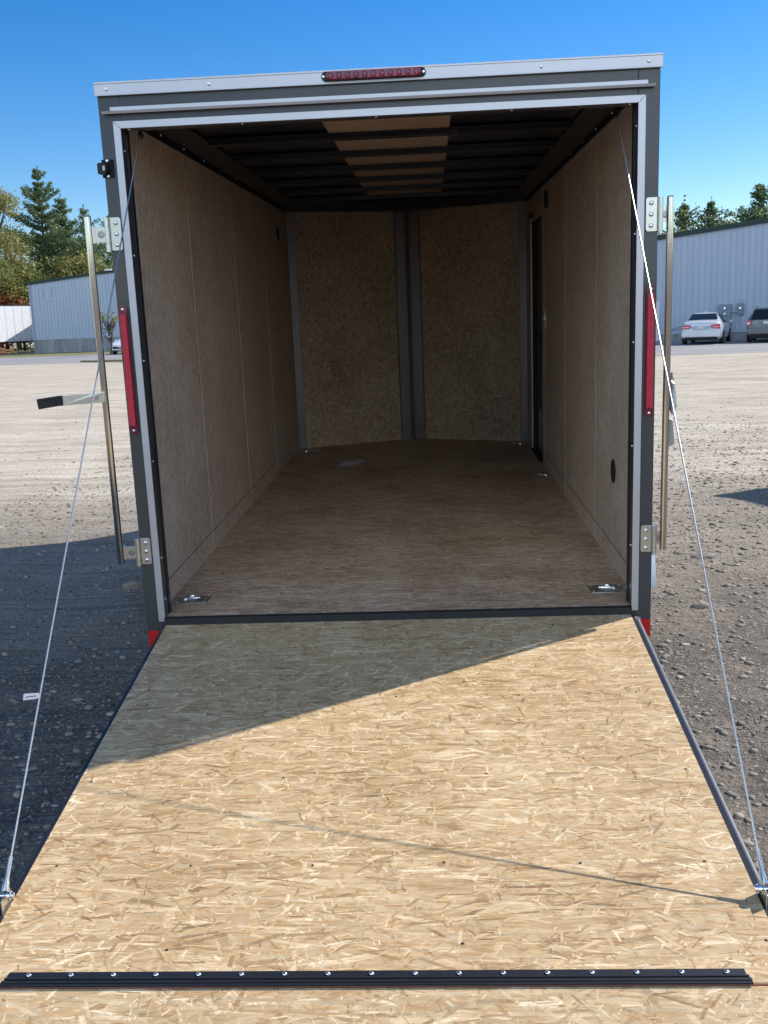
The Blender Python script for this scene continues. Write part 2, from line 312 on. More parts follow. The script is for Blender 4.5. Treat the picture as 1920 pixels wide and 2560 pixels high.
# ---------------------------------------------------------------- ground
def grid(name, xs, ys, zf, mat):
    X, Y = np.meshgrid(xs, ys); Z = zf(X, Y); nx, ny = len(xs), len(ys)
    v = np.stack([X, Y, Z], -1).reshape(-1, 3)
    i = (np.arange(ny-1)[:, None]*nx+np.arange(nx-1)[None]).reshape(-1); f = np.stack([i, i+1, i+1+nx, i+nx], -1)
    return arrmesh(name, v, f, mat)
def arrmesh(name, v, f, mat, parent=None, smooth=False):
    me = bpy.data.meshes.new(name); k = f.shape[1]
    me.vertices.add(len(v)); me.vertices.foreach_set('co', v.astype(np.float32).ravel())
    me.loops.add(f.size); me.loops.foreach_set('vertex_index', f.astype(np.int32).ravel())
    me.polygons.add(len(f)); me.polygons.foreach_set('loop_start', np.arange(0, f.size, k, dtype=np.int32)); me.polygons.foreach_set('loop_total', np.full(len(f), k, dtype=np.int32))
    if smooth: me.polygons.foreach_set('use_smooth', np.ones(len(f), bool))
    me.update(calc_edges=True); me.validate(); me.materials.append(M[mat])
    o = bpy.data.objects.new(name, me); C.objects.link(o); o.parent = parent; return o
def hz(X, Y):
    z = .012*np.sin(X*1.9+np.sin(Y*1.3)*1.5)*np.sin(Y*2.3+.6*X)+.008*np.sin(X*4.7+1.3*Y)+.006*np.sin(Y*7.1-2.2*X)
    rut = -.022*np.exp(-((Y-12.6-.12*X)/.35)**2)-.02*np.exp(-((Y-14.4-.12*X)/.3)**2)+.02*np.exp(-((Y-13.5-.12*X)/.3)**2)-.018*np.exp(-((Y-9.1-.2*X)/.3)**2)
    fade = np.clip((30-Y)/8, 0, 1)*np.clip((16-np.abs(X))/4, 0, 1)
    under = 1-.9*np.exp(-((Y+2.4)/1.6)**2)*np.exp(-(X/1.6)**2)
    return (z+rut)*fade*under
xs = np.concatenate([np.linspace(-400, -20, 12), np.linspace(-16, 16, 200), np.linspace(20, 400, 12)])
ys = np.concatenate([np.linspace(-80, -8, 8), np.linspace(-6, 30, 220), np.linspace(34, 600, 16)])
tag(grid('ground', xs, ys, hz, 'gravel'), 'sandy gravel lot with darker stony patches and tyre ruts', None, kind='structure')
def sheet(name, pts, z, mat, label):
    mb = MB(); mb.face([(x, y, z) for x, y in pts]); o = mb.build(name, mat); tag(o, label, None, kind='structure'); return o
sheet('asphalt_road', [(-90, 96), (-60, 76), (-24.9, 53.3), (-20, 51.8), (-8, 44.2), (8.4, 33.4), (12.3, 32.9), (50, 31.6), (90, 31), (90, 140), (-90, 140)], .006, 'asphalt', 'pale grey asphalt driveway running in front of the buildings')
sheet('grass_verge', [(-90, 96.5), (-60, 84), (-33, 72.8), (-24, 70.8), (-12, 70), (-12, 90), (-30, 140), (-90, 140)], .011, 'grass', 'strip of dry grass at the foot of the far building')
isl = MB(); isl.loop([(-20.2, 53.4, 0), (-19.2, 52.2, 0), (-12.5, 49.0, 0), (-12.0, 50.0, 0), (-15.5, 52.6, 0)], (0, 0, .09)); o = isl.build('grass_island', 'grass'); tag(o, 'low dark grass island at the asphalt edge', None, kind='structure')

def icos():
    t = (1+5**.5)/2; v = np.array([(-1, t, 0), (1, t, 0), (-1, -t, 0), (1, -t, 0), (0, -1, t), (0, 1, t), (0, -1, -t), (0, 1, -t), (t, 0, -1), (t, 0, 1), (-t, 0, -1), (-t, 0, 1)], float); v /= np.linalg.norm(v[0])
    f = np.array([(0, 11, 5), (0, 5, 1), (0, 1, 7), (0, 7, 10), (0, 10, 11), (1, 5, 9), (5, 11, 4), (11, 10, 2), (10, 7, 6), (7, 1, 8), (3, 9, 4), (3, 4, 2), (3, 2, 6), (3, 6, 8), (3, 8, 9), (4, 9, 5), (2, 4, 11), (6, 2, 10), (8, 6, 7), (9, 8, 1)])
    return v, f
def stones(name, n, area, smin, smax, power, label):
    v, f = icos(); P = []
    for (x0, x1, y0, y1, frac) in area:
        k = int(n*frac); P.append(np.stack([rng.uniform(x0, x1, k), y0+(y1-y0)*rng.random(k)**power*rng.uniform(.55, 1.35, k)], -1))
    P = np.concatenate(P)
    keep = ~((np.abs(P[:, 0]) < 1.0) & (P[:, 1] > -2.5) & (P[:, 1] < 5)); P = P[keep]; k = len(P)
    s = smin+(smax-smin)*rng.random(k)**14+.0032*rng.random(k)
    S = np.stack([s*rng.uniform(.7, 1.5, k), s*rng.uniform(.7, 1.3, k), s*rng.uniform(.25, .6, k)], -1)
    a = rng.uniform(0, 6.28, k); ca, sa = np.cos(a), np.sin(a)
    V = v[None]*(1+.22*rng.standard_normal((k, 12, 1)))*S[:, None]
    V = np.stack([V[..., 0]*ca[:, None]-V[..., 1]*sa[:, None]+P[:, :1], V[..., 0]*sa[:, None]+V[..., 1]*ca[:, None]+P[:, 1:2], V[..., 2]+(hz(P[:, 0], P[:, 1])+S[:, 2]*.25)[:, None]], -1)
    F = (f[None]+np.arange(k)[:, None, None]*12).reshape(-1, 3)
    tag(arrmesh(name, V.reshape(-1, 3), F, 'stone'), label, 'stones', kind='stuff')
stones('gravel_stones', 120000, [(-4, -.95, -2.6, 8, .34), (.95, 5.0, -2.4, 9.5, .60), (-7, 8, 5, 15, .06)], .0026, .020, 1.55, 'loose grey gravel stones scattered over the lot')
def rock(name, loc, s, label, seed):
    r = np.random.default_rng(seed); import bmesh
    bm = bmesh.new(); bmesh.ops.create_icosphere(bm, subdivisions=3, radius=1)
    k = r.normal(size=(5, 3))
    for v in bm.verts:
        d = v.co.copy(); q = 1+.09*sum(math.sin(2.1*(d.x*a+d.y*b+d.z*c)+a) for a, b, c in k)
        v.co = Vector((d.x*s[0], d.y*s[1], d.z*s[2]))*q
    me = bpy.data.meshes.new(name); bm.to_mesh(me); bm.free(); me.materials.append(M['stone']); me.polygons.foreach_set('use_smooth', [True]*len(me.polygons))
    o = bpy.data.objects.new(name, me); C.objects.link(o); o.location = loc; tag(o, label, 'rock')
rock('rock', (1.62, 1.45, .02), (.045, .03, .028), 'dark fist-sized rock on the gravel right of the trailer', 3)
rock('rock', (-1.78, 2.2, .02), (.07, .05, .03), 'flat grey rock in the trailer shadow beside its left corner', 4)
rock('rock', (1.95, 2.62, .01), (.075, .04, .016), 'flat tan rock lying on the gravel below the right lock bar', 9)
rock('rock', (1.9, 4.75, .01), (.09, .05, .02), 'pinkish flat rock on the gravel beside the trailer wheels', 12)

# ---------------------------------------------------------------- TRAILER (local: x right, y towards the nose, z up from the floor edge)
TH, HF = .0244, .46
TR = thing('cargo_trailer', 'open dark charcoal cargo trailer with its wooden ramp door lowered on the gravel', 'trailer', (0, 0, HF))
TR.rotation_euler = (TH, 0, 0)
W, XO, XI, XW, ZT, ZB = 1.03, .978, .951, .988, 2.022, -.128
L, NO = 4.6, .42
def part(mb, name, mat, parent=TR, **k): return mb.build(name, mat, parent, **k)
# rear face frame: posts + header (charcoal skin)
m = MB()
m.box(-W, -XI, 0, .055, ZB, ZT+.02); m.box(XI, W, 0, .055, ZB, ZT+.02); m.box(-XI, XI, 0, .055, 1.905, ZT+.02)
part(m, 'rear_frame', 'charcoal', bevel=.003)
# side skins and nose skins, roof
sk = MB()
for s in (-1, 1):
    if s < 0: sk.box(-W, -W+.012, .057, L, ZB, 2.052)
    else:
        sk.box(W-.012, W, .057, 3.50, ZB, 2.052); sk.box(W-.012, W, 4.20, L, ZB, 2.052); sk.box(W-.012, W, 3.50, 4.20, ZB, -.002); sk.box(W-.012, W, 3.50, 4.20, 1.78, 2.052)
for s in (-1, 1):
    sk.loop([(s*W, L, ZB), (s*.001, L+NO+.05, ZB), (s*.001, L+NO+.05, 2.052), (s*W, L, 2.052)], (0, -.012, 0))
part(sk, 'body_skin', 'charcoal')
rf = MB(); rf.loop([(-1.03, .0, 2.055), (1.03, .0, 2.055), (1.03, L, 2.055), (0, L+NO+.05, 2.055), (-1.03, L, 2.055)], (0, 0, .008)); part(rf, 'roof_sheet', 'alux')
# roof cap along the rear
m = MB(); m.box(-1.036, 1.036, -.012, 0, 2.022, 2.066); m.box(-1.036, 1.036, -.014, .04, 2.062, 2.070); m.box(-1.038, 1.038, -.016, -.011, 2.021, 2.026); part(m, 'roof_cap', 'alux', bevel=.0015)
for s in (-1, 1):
    m = MB(); m.box(s*1.030, s*1.040, .04, L, 2.02, 2.068) if s > 0 else m.box(-1.040, -1.030, .04, L, 2.02, 2.068); part(m, 'roof_edge_trim', 'alux')
for x in (-.99, -.607, .602, .985):
    part(MB().lathe((x, -.012, 2.044), (0, -1, 0), [(0, .007), (.003, .006), (.004, .002)], 10), 'cap_screw', 'zinc')
# drip rail
m = MB(); m.box(-.985, .985, -.007, 0, 1.960, 1.983); part(m, 'drip_rail', 'alux', bevel=.001)
m = MB(); m.loop([(-1.012, -.001, 1.960), (-1.012, -.024, 1.957), (-1.012, -.027, 1.966), (-1.012, -.023, 1.967), (-1.012, -.022, 1.962), (-1.012, -.001, 1.965)], (2.020, 0, 0)); part(m, 'drip_rail_lip', 'alux')
# door opening trim (mitred)
th_ = .006
def trimq(a, b, c, d, mat): m = MB(); m.loop([(q[0], -.0015, q[1]) for q in (a, b, c, d)], (0, -th_, 0)); part(m, 'opening_trim', mat, bevel=.0008)
ZTO, ZTI, ZTB = 1.933, 1.907, -.015
trimq((-XO, ZTO), (XO, ZTO), (XI, ZTI), (-XI, ZTI), 'alux')
trimq((-XO, ZTO-.001), (-XI, ZTI-.001), (-XI, ZTB), (-XO, ZTB), 'alu')
trimq((XO, ZTO-.001), (XO, ZTB), (XI, ZTB), (XI, ZTI-.001), 'alu')
for x in (-.93, -.5, 0, .5, .93): part(MB().lathe((x*.99, -.002, 1.9045), (0, 0, -1), [(0, .005), (.004, .004)], 8), 'trim_screw', 'chrome')
for s in (-1, 1):
    for z in (1.83, 1.45, 1.05, .65, .25): part(MB().lathe((s*(XI-.0005), .02, z), (-s, 0, 0), [(0, .004), (.003, .003)], 8), 'trim_screw', 'chrome')
# black rear jamb between frame and wall boards
m = MB(); m.box(-XW, -XI+.004, .056, .085, .0, 1.93); m.box(XI-.004, XW, .056, .085, 0, 1.93); m.box(-XW, XW, .056, .085, 1.93, 2.05); part(m, 'door_jamb', 'black')
# black flat inner jamb faces
# side wall boards: four panels a side (right side leaves the door opening)
SE = [.086, 1.12, 2.25, 3.36, L]
for i in range(4):
    m = MB(); m.box(-XW-.006, -XW, SE[i]+.003, SE[i+1]-.003, 0, 1.985); part(m, 'wall_board', 'wall_board')
for i in range(3):
    m = MB(); m.box(XW, XW+.006, SE[i]+.003, SE[i+1]-.003, 0, 1.985); part(m, 'wall_board', 'wall_board')
m = MB(); m.box(XW, XW+.006, 3.3615, 3.50, 0, 1.985); m.box(XW, XW+.006, 4.20, L, 0, 1.985); m.box(XW, XW+.006, 3.50, 4.20, 1.775, 1.985); part(m, 'wall_board', 'wall_board')
for s in (-1, 1):
    for y in SE[1:4]: m = MB(); m.box(*sorted((s*(XW-.0015), s*(XW+.005))), y-.0016, y+.0016, 0, 1.98); part(m, 'wall_seam', 'seam')
# base kick seams
for s in (-1, 1):
    m = MB(); m.box(s*XW-.0015, s*XW+.0015, .09, 3.36, .098, .1005); part(m, 'kick_seam', 'underbody')
# screw heads along the top of the walls
for s in (-1, 1):
    for y in (.3, .7, 1.12, 1.55, 1.98, 2.4, 2.85, 3.3): part(MB().lathe((s*(XW-.006), y, 1.99), (-s, 0, 0), [(0, .006), (.004, .004)], 8), 'wall_screw', 'zinc')
# cove rails: lower vertical strip + slanted strip
for s in (-1, 1):
    m = MB(); m.box(min(s*XW, s*(XW-.006)), max(s*XW, s*(XW-.006)), .086, L, 1.965, 2.02); part(m, 'cove_strip', 'roofblack')
    m = MB(); m.loop([(s*(XW-.006), .086, 2.0), (s*(XW-.10), .086, 2.035), (s*(XW-.10), .086, 2.042), (s*(XW-.006), .086, 2.008)], (0, L-.09, 0)); part(m, 'cove_rail', 'cove')
# roof lining, centre strip, bows
m = MB(); m.loop([(-.99, .086, 2.048), (.99, .086, 2.048), (.99, L, 2.048), (0, L+NO, 2.048), (-.99, L, 2.048)], (0, 0, .004)); part(m, 'roof_lining', 'roofblack')
m = MB(); m.box(-.285, .296, .10, L, 2.040, 2.046); part(m, 'roof_centre_board', 'luan')
for i in range(8):
    y = .62+.61*i
    if y > L+.1: break
    hw = XW-.11
    m = MB(); m.loop([(-hw, y-.032, 2.046), (-hw, y-.030, 2.012), (-hw, y+.030, 2.012), (-hw, y+.032, 2.046)], (2*hw, 0, 0)); m.box(-hw, hw, y-.05, y-.03, 2.036, 2.039); m.box(-hw, hw, y+.03, y+.05, 2.036, 2.039)
    part(m, 'roof_bow', 'roofblack', bevel=.002)
m = MB(); m.box(.30, .34, 1.19, 1.27, 2.0, 2.03); part(m, 'roof_bow_bracket', 'cove')
# floor, sill
m = MB(); m.loop([(-XW, 0, -.018), (XW, 0, -.018), (XW, L, -.018), (0, L+NO, -.018), (-XW, L, -.018)], (0, 0, .018)); part(m, 'floor', 'osb_floor')
m = MB(); m.box(-XI+.003, XI-.003, .003, .056, -.115, -.019); m.box(-W+.015, W-.015, .057, .5, -.115, -.019); m.box(-W+.02, W-.02, .4, L, -.115, -.02); part(m, 'chassis', 'black')
m = MB(); m.box(-XI, XI, -.020, -.001, -.075, .0015); m.box(-XI, XI, -.0009, .006, .0008, .0022); m.tube([(-XI, -.024, -.043), (XI, -.024, -.043)], .012, 10); part(m, 'ramp_hinge', 'rubber')
for x in np.arange(-.85, .9, .17): part(MB().lathe((x, -.0205, -.010), (0, -1, 0), [(0, .004), (.003, .003)], 8), 'sill_rivet', 'rubber')
# nose boards, kick boards and bright metal strips
def nose(s, f0, f1, z0, z1, off, name, mat):
    A = Vector((s*-.985, L, 0)) if s > 0 else Vector((.985, L, 0)); B = Vector((0, L+NO, 0)); d = B-A
    n = Vector((d.y, -d.x, 0)).normalized()
    if n.y > 0: n = -n
    p0, p1 = A+d*f0+n*off, A+d*f1+n*off
    m = MB(); m.loop([p0+Vector((0, 0, z0)), p1+Vector((0, 0, z0)), p1+Vector((0, 0, z1)), p0+Vector((0, 0, z1))], n*-.004); return part(m, name, mat)
for s in (1, -1):
    nose(s, 0, 1, 0, 2.045, .0, 'nose_sheet', 'galv')
    nose(s, .06, .885, .0, 1.967, .008, 'nose_board', 'osb_nose')
    nose(s, .06, .885, .0, .085, .012, 'nose_kick_board', 'osb_nose')
    nose(s, .0, 1, 1.975, 2.045, .03, 'nose_header', 'cove')
for s in (-1, 1):
    m = MB(); m.loop([(s*.02, L+NO-.012, 0), (s*.10, L+NO-.05, 0), (s*.10, L+NO-.054, 0), (s*.02, L+NO-.03, 0)], (0, 0, 1.96)); part(m, 'nose_post', 'galv', smooth=True)
# side door in the right wall
m = MB(); m.box(XW+.030, XW+.036, 3.52, 4.19, .01, 1.765); d_ = part(m, 'side_door', 'cove')
m = MB(); m.box(XW+.018, XW+.030, 3.60, 3.95, .05, .36); part(m, 'door_kick_panel', 'galv', d_)
m = MB(); m.box(XW+.005, XW+.030, 3.73, 3.77, .85, .97); m.tube([(XW+.0, 3.75, .935), (XW-.01, 3.79, .935), (XW-.01, 3.86, .93)], .007, 8); part(m, 'handle', 'rubber', d_)
m = MB(); m.box(XW-.008, XW+.035, 4.190, 4.208, 0, 1.785); part(m, 'door_frame_strip', 'alu')
m = MB(); m.box(XW+.0, XW+.035, 4.175, 4.189, 0, 1.775); m.box(XW, XW+.035, 3.5, 4.175, 1.762, 1.776); m.box(XW, XW+.035, 3.5, 3.512, 0, 1.76); m.box(XW-.02, XW+.036, 3.5, 4.19, -.0, .008); part(m, 'door_seal', 'rubber')
m = MB(); m.box(XW-.004, XW, 3.29, 3.33, 1.0, 1.12); m.box(XW-.012, XW-.004, 3.29, 3.36, 1.055, 1.068); part(m, 'strike_plate', 'zinc')
m = MB(); m.box(XW-.018, XW, 3.10, 3.17, 1.80, 1.91); m.box(XW-.024, XW-.018, 3.125, 3.145, 1.84, 1.87); part(m, 'light_switch', 'rubber')
m = MB(); m.box(XW-.03, XW, 4.02, 4.14, 1.80, 1.84); part(m, 'door_header_bracket', 'cove')
# vents (dark oval openings with a rim)
for (s, y, z, ry, rz) in ((1, .615, .443, .052, .050), (-1, 4.085, 1.767, .055, .06)):
    m = MB(); x = s*(XW-.0012)
    m.lathe((x, y, z), (-s, 0, 0), [(0, ry), (.0015, ry)], 28); part(m, 'vent_hole', 'underbody')
    m = MB(); n = 28
    for k in range(n):
        a0, a1 = 2*math.pi*k/n, 2*math.pi*(k+1)/n
        m.loop([(x-s*.001, y+q*math.cos(a), z+q*math.sin(a)) for q, a in ((ry, a0), (ry*1.06, a0), (ry*1.06, a1), (ry, a1))], (-s*.002, 0, 0))
    part(m, 'vent_rim', 'cove')
# floor tie-down rings
for (x, y, rz) in ((-.893, .238, 0), (.895, .243, 0), (.915, 2.94, 0), (-.87, 4.40, 0), (.87, 4.42, 0)):
    pan = MB(); a, b = .072, .055
    pan.loop([(x-a, y-b, .0005), (x+a, y-b, .0005), (x+a, y+b, .0005), (x-a, y+b, .0005)], (0, 0, .003)); P = part(pan, 'tie_down', 'galv', bevel=.002)
    dish = MB(); dish.lathe((x, y, .0036), (0, 0, 1), [(0, .045), (.002, .043), (.0025, .034), (.0005, .02)], 22); part(dish, 'recess', 'galv', P, smooth=True)
    rg = MB(); rg.tube([(x+.030*math.cos(t), y+.034*math.sin(t), .005+.003*max(0, math.sin(t))) for t in (math.pi*k/10 for k in range(-1, 12))], .006, 8); rg.tube([(x-.034, y, .008), (x+.034, y, .008)], .006, 8); part(rg, 'ring', 'chrome', P, smooth=True)
    for sx in (-1, 1):
        for sy in (-1, 1): part(MB().lathe((x+sx*.06, y+sy*.043, .003), (0, 0, 1), [(0, .005), (.003, .003)], 8), 'bolt', 'zinc', P)
# header marker lamp with eleven reflectors
m = MB()
def stadium(x0, x1, z0, z1, y, n=8):
    r = (z1-z0)/2; zc = (z0+z1)/2
    return [(x1-r+r*math.cos(t), y, zc+r*math.sin(t)) for t in (-math.pi/2+math.pi*k/n for k in range(n+1))]+[(x0+r+r*math.cos(t), y, zc+r*math.sin(t)) for t in (math.pi/2+math.pi*k/n for k in range(n+1))]
m.loop(stadium(-.193, .187, 2.030, 2.064, -.013), (0, -.006, 0)); LB = part(m, 'marker_lamp', 'rubber', bevel=.001)
m = MB(); m.loop(stadium(-.176, .170, 2.032, 2.062, -.0192), (0, -.014, 0)); part(m, 'lens', 'redlens_dark', LB, bevel=.004)
for k in range(11):
    x = -.158+k*.0311
    m = MB(); m.lathe((x, -.0335, 2.046), (0, -1, 0), [(0, .011), (.002, .009), (.003, .003)], 10); part(m, 'reflector', 'redlens_dark', LB, smooth=True)
    m = MB(); m.lathe((x, -.0365, 2.041), (0, -1, 0), [(0, .0042), (.001, .002)], 6); part(m, 'diode', 'redhot' if k in (0, 5, 10) else 'redlens', LB)
for x in (-.185, .179): part(MB().lathe((x, -.019, 2.047), (0, -1, 0), [(0, .0055), (.003, .004)], 10), 'screw', 'chrome', LB)
# vertical tail lights
for s, z0, z1 in ((-1, .765, 1.265), (1, .765, 1.262)):
    xc = s*1.006
    def vst(a, b, r, y, n=8): return [(xc+r*math.cos(t), y, b-r+r*math.sin(t)) for t in (math.pi*k/n for k in range(n+1))]+[(xc+r*math.cos(t), y, a+r+r*math.sin(t)) for t in (math.pi+math.pi*k/n for k in range(n+1))]
    m = MB(); m.loop(vst(z0, z1, .0165, -.001), (0, -.010, 0)); P = part(m, 'tail_light', 'redlens_dark', bevel=.002)
    m = MB(); m.box(xc-.0125, xc+.0125, -.022, -.0112, z0+.034, z1-.034); part(m, 'lens', 'redlens', P, bevel=.003)
    for z in (z0+.015, z1-.015): part(MB().lathe((xc, -.011, z), (0, -1, 0), [(0, .0065), (.003, .005), (.0035, .002)], 10), 'screw', 'chrome', P)
    m = MB(); m.loop([(s*.985, -.0012, -.055), (s*1.028, -.0012, -.055), (s*1.028, -.0012, -.127), (s*.985, -.0012, -.127)], (0, -.0015, 0)); part(m, 'reflective_tape', 'redtape')
# black strap/bracket at upper left
m = MB(); m.loop(stadium(-1.024, -1.002, 1.735, 1.800, -.001), (0, -.006, 0)); P = part(m, 'door_holdback', 'rubber')
m = MB(); m.loop([(-1.046, -.008, 1.748), (-1.020, -.008, 1.742), (-1.012, -.008, 1.756), (-1.012, -.008, 1.778), (-1.022, -.008, 1.789), (-1.046, -.008, 1.786)], (0, -.022, 0)); part(m, 'clip', 'rubber', P, bevel=.003)
m = MB(); m.box(-1.024, -1.015, -.036, -.030, 1.758, 1.775); part(m, 'clip_window', 'galv', P)
for z in (1.740, 1.795): part(MB().lathe((-1.013, -.007, z), (0, -1, 0), [(0, .006), (.003, .005), (.0035, .002)], 10), 'screw', 'chrome', P)
# lock-bar hinges + swung-open lock bars
def hinge(s, z0, z1):
    h = z1-z0; x0, x1 = sorted((s*.984, s*1.022))
    c = .006
    m = MB(); m.loop([(s*.984, -.001, z0+c), (s*(.984+c), -.001, z0), (s*1.026, -.001, z0), (s*1.026, -.001, z1), (s*(.984+c), -.001, z1), (s*.984, -.001, z1-c)], (0, -.0045, 0)); P = part(m, 'lock_bar_hinge', 'zinc', bevel=.001)
    for k in (.17, .5, .83): part(MB().lathe((s*1.003, -.0055, z0+h*k), (0, -1, 0), [(0, .0088), (.003, .0085), (.0055, .006), (.0065, .003)], 12), 'bolt', 'chrome', P, smooth=True)
    kx = s*1.036
    for a, b in ((0, .24), (.255, .74), (.755, 1.03)): part(MB().lathe((kx, -.012, z0-.004+h*a), (0, 0, 1), [(0, .0095), (h*(b-a), .0095)], 14), 'knuckle', 'zinc', P, smooth=True)
    ya = -.016 if s < 0 else .012
    m = MB(); m.box(*sorted((s*1.040, s*1.088)), ya, ya+.005, z0+h*.26, z0+h*.73); part(m, 'arm', 'zinc', P)
    part(MB().lathe((s*1.060, ya-.001, z0+h*.5), (0, -1, 0), [(-.001, .014), (.0015, .013), (.0018, .009), (-.0005, .008)], 16), 'arm_rivet', 'galv', P)
    if s < 0: m = MB(); m.box(-1.093, -1.083, -.020, -.004, z0+h*.24, z0+h*.75); part(m, 'tube_clamp', 'zinc', P)
hinge(-1, 1.470, 1.592); hinge(-1, .231, .340); hinge(1, 1.455, 1.577); hinge(1, .226, .334)
def bar(xt, zt, xb, zb_, yb):
    d = Vector((xt-xb, 0, zt-zb_))
    m = MB(); m.lathe((xb, yb, zb_), d, [(0, .0125), (.001, .0132), (d.length-.001, .0132), (d.length, .012)], 20); P = part(m, 'lock_bar', 'tube', smooth=True)
    part(MB().lathe((xt, yb, zt-.0005), d, [(0, .0118), (.0035, .0118)], 16), 'bar_cap', 'rubber', P)
    return P
PL = bar(-1.107, 1.598, -1.109, .238, -.013)
# left handle reaching out to the left, black grip
m = MB(); z = .917
m.loop([(-1.100, -.028, z-.019), (-1.150, -.034, z-.020), (-1.262, -.05, z-.023), (-1.262, -.05, z+.014), (-1.150, -.034, z+.018), (-1.118, -.030, z+.022), (-1.100, -.028, z+.022)], (0, -.005, 0)); H = part(m, 'lock_handle', 'zinc', PL, bevel=.001)
m = MB(); m.loop([(-1.262, -.046, z-.024), (-1.278, -.040, z-.025), (-1.362, -.045, z-.036), (-1.366, -.045, z+.004), (-1.278, -.040, z+.014), (-1.262, -.046, z+.014)], (0, -.012, 0)); part(m, 'grip', 'rubber', H if False else PL, bevel=.002)
part(MB().lathe((-1.134, -.037, z+.002), (0, -1, 0), [(0, .009), (.004, .007)], 12), 'pivot_bolt', 'chrome', PL)
PR = bar(1.076, 1.577, 1.074, .232, .007)
m = MB(); m.loop([(1.084, .030, .925), (1.101, .030, .93), (1.107, .045, .895), (1.094, .045, .885)], (.003, .004, 0)); m.loop([(1.094, .045, .905), (1.110, .035, .885), (1.119, .025, .800), (1.102, .025, .765), (1.092, .04, .79)], (.004, .003, 0)); part(m, 'lock_handle', 'galv', PR, bevel=.001)
m = MB(); m.loop([(1.088, .035, .755), (1.105, .03, .745), (1.113, .03, .650), (1.092, .03, .640), (1.087, .035, .70)], (.004, .004, 0)); part(m, 'lock_hasp', 'galv', PR, bevel=.001)
part(MB().lathe((1.102, .03, .905), (0, -1, 0), [(0, .006), (.008, .006)], 10), 'pivot_bolt', 'chrome', PR)
# fenders and tandem wheels
for s in (-1, 1):
    prof = [(.80, -.17), (.84, -.02), (.95, .10), (1.15, .14), (2.35, .14), (2.55, .10), (2.66, -.02), (2.70, -.17)]
    m = MB()
    for (y0, z0), (y1, z1) in zip(prof, prof[1:]):
        m.loop([(s*1.031, y0, z0), (s*1.031, y1, z1), (s*1.031, y1, z1+.004), (s*1.031, y0, z0+.004)], (s*.20, 0, 0))
        m.loop([(s*1.229, y0, z0-.04 if z0 > -.1 else z0), (s*1.229, y1, z1-.04 if z1 > -.1 else z1), (s*1.229, y1, z1+.003), (s*1.229, y0, z0+.003)], (s*.003, 0, 0))
    part(m, 'fender', 'alum_fender', smooth=True)
    for y in (1.33, 2.17):
        zc = -HF+.335-y*math.sin(TH)
        m = MB(); m.lathe((s*1.05, y, zc), (s, 0, 0), [(0, .30), (.02, .33), (.15, .33), (.17, .30), (.17, .2), (.16, .2)], 32); P = part(m, 'wheel', 'tyre', smooth=True)
        m = MB(); m.lathe((s*1.215, y, zc), (s, 0, 0), [(0, .2), (.004, .195), (-.03, .15), (-.03, .06), (.0, .05), (.0, .03)], 24); part(m, 'rim', 'rim', P, smooth=True)
    m = MB(); m.tube([(s*1.05, 1.33, -.14), (0, 1.33, -.14)], .03, 8); m.tube([(s*1.05, 2.17, -.15), (0, 2.17, -.15)], .03, 8); part(m, 'axle', 'black')
m = MB()
for s in (-1, 1): m.tube([(s*.6, L, -.08), (0, L+1.5, -.08)], .04, 8)
part(m, 'tongue', 'black'); m = MB(); m.tube([(0, L+1.3, .35), (0, L+1.3, -HF-.12)], .03, 12); part(m, 'tongue_jack', 'zinc')

# ramp door: local frame with s along the ramp
RA, RL, RX, ZH = -.1264, 1.887, .946, -.0274
def RP(x, s, h=0): return (x, -.02-s*math.cos(RA)-h*math.sin(-RA)*-1*-1*0 - h*0, ZH+s*math.sin(RA)+h)
def rbox(m, x0, x1, s0, s1, h0, h1):
    m.loop([RP(x0, s0, h0), RP(x0, s1, h0), RP(x0, s1, h1), RP(x0, s0, h1)], (x1-x0, 0, 0)); return m
RD = part(rbox(MB(), -RX, RX, 0, RL, -.045, 0), 'ramp_door', 'osb_ramp')
m = MB(); rbox(m, -RX-.012, RX+.012, .002, RL, -.055, -.046); rbox(m, -RX-.014, -RX-.0005, .002, RL, -.055, -.003); rbox(m, RX+.0005, RX+.014, .002, RL, -.055, -.003); part(m, 'ramp_skin', 'black', RD)
for s in (-1, 1):
    if s > 0:
        m = MB(); m.tube([RP(s*(RX+.022), q, -.013) for q in (.03, RL-.24)], .0095, 14); part(m, 'edge_rail', 'railgrey', RD, smooth=True)
        m = MB(); rbox(m, RX+.012, RX+.034, .022, .029, -.026, -.0); part(m, 'rail_end', 'chrome', RD)
    # cable anchor: tab, clevis, bolt
    m = MB(); rbox(m, *sorted((s*(RX+.006), s*(RX+.010))), 1.600, 1.655, -.02, .034); rbox(m, *sorted((s*(RX+.022), s*(RX+.026))), 1.605, 1.645, -.02, .036); A_ = part(m, 'cable_anchor', 'zinc', RD, bevel=.001)
    c = Vector(RP(s*(RX+.001), 1.625, .030)); m = MB(); m.lathe(c, (s, 0, 0), [(-.014, .008), (-.008, .0085), (-.007, .012), (.0, .012), (.001, .006), (.026, .006), (.027, .011), (.036, .011)], 12); part(m, 'anchor_bolt', 'chrome', A_, smooth=True)
# screws in the ramp board
for q, xs_ in ((.075, np.linspace(-.88, .88, 8)), (.62, np.linspace(-.86, .86, 5)), (1.08, np.linspace(-.9, .9, 4)), (1.48, np.linspace(-.86, .86, 6)), (1.77, np.linspace(-.5, .9, 3))):
    for x in xs_: part(MB().lathe(RP(x+random.uniform(-.02, .02), q+random.uniform(-.012, .012), .0002), (0, 0, 1), [(0, .0045), (.0008, .0035)], 8), 'screw', 'black', RD)
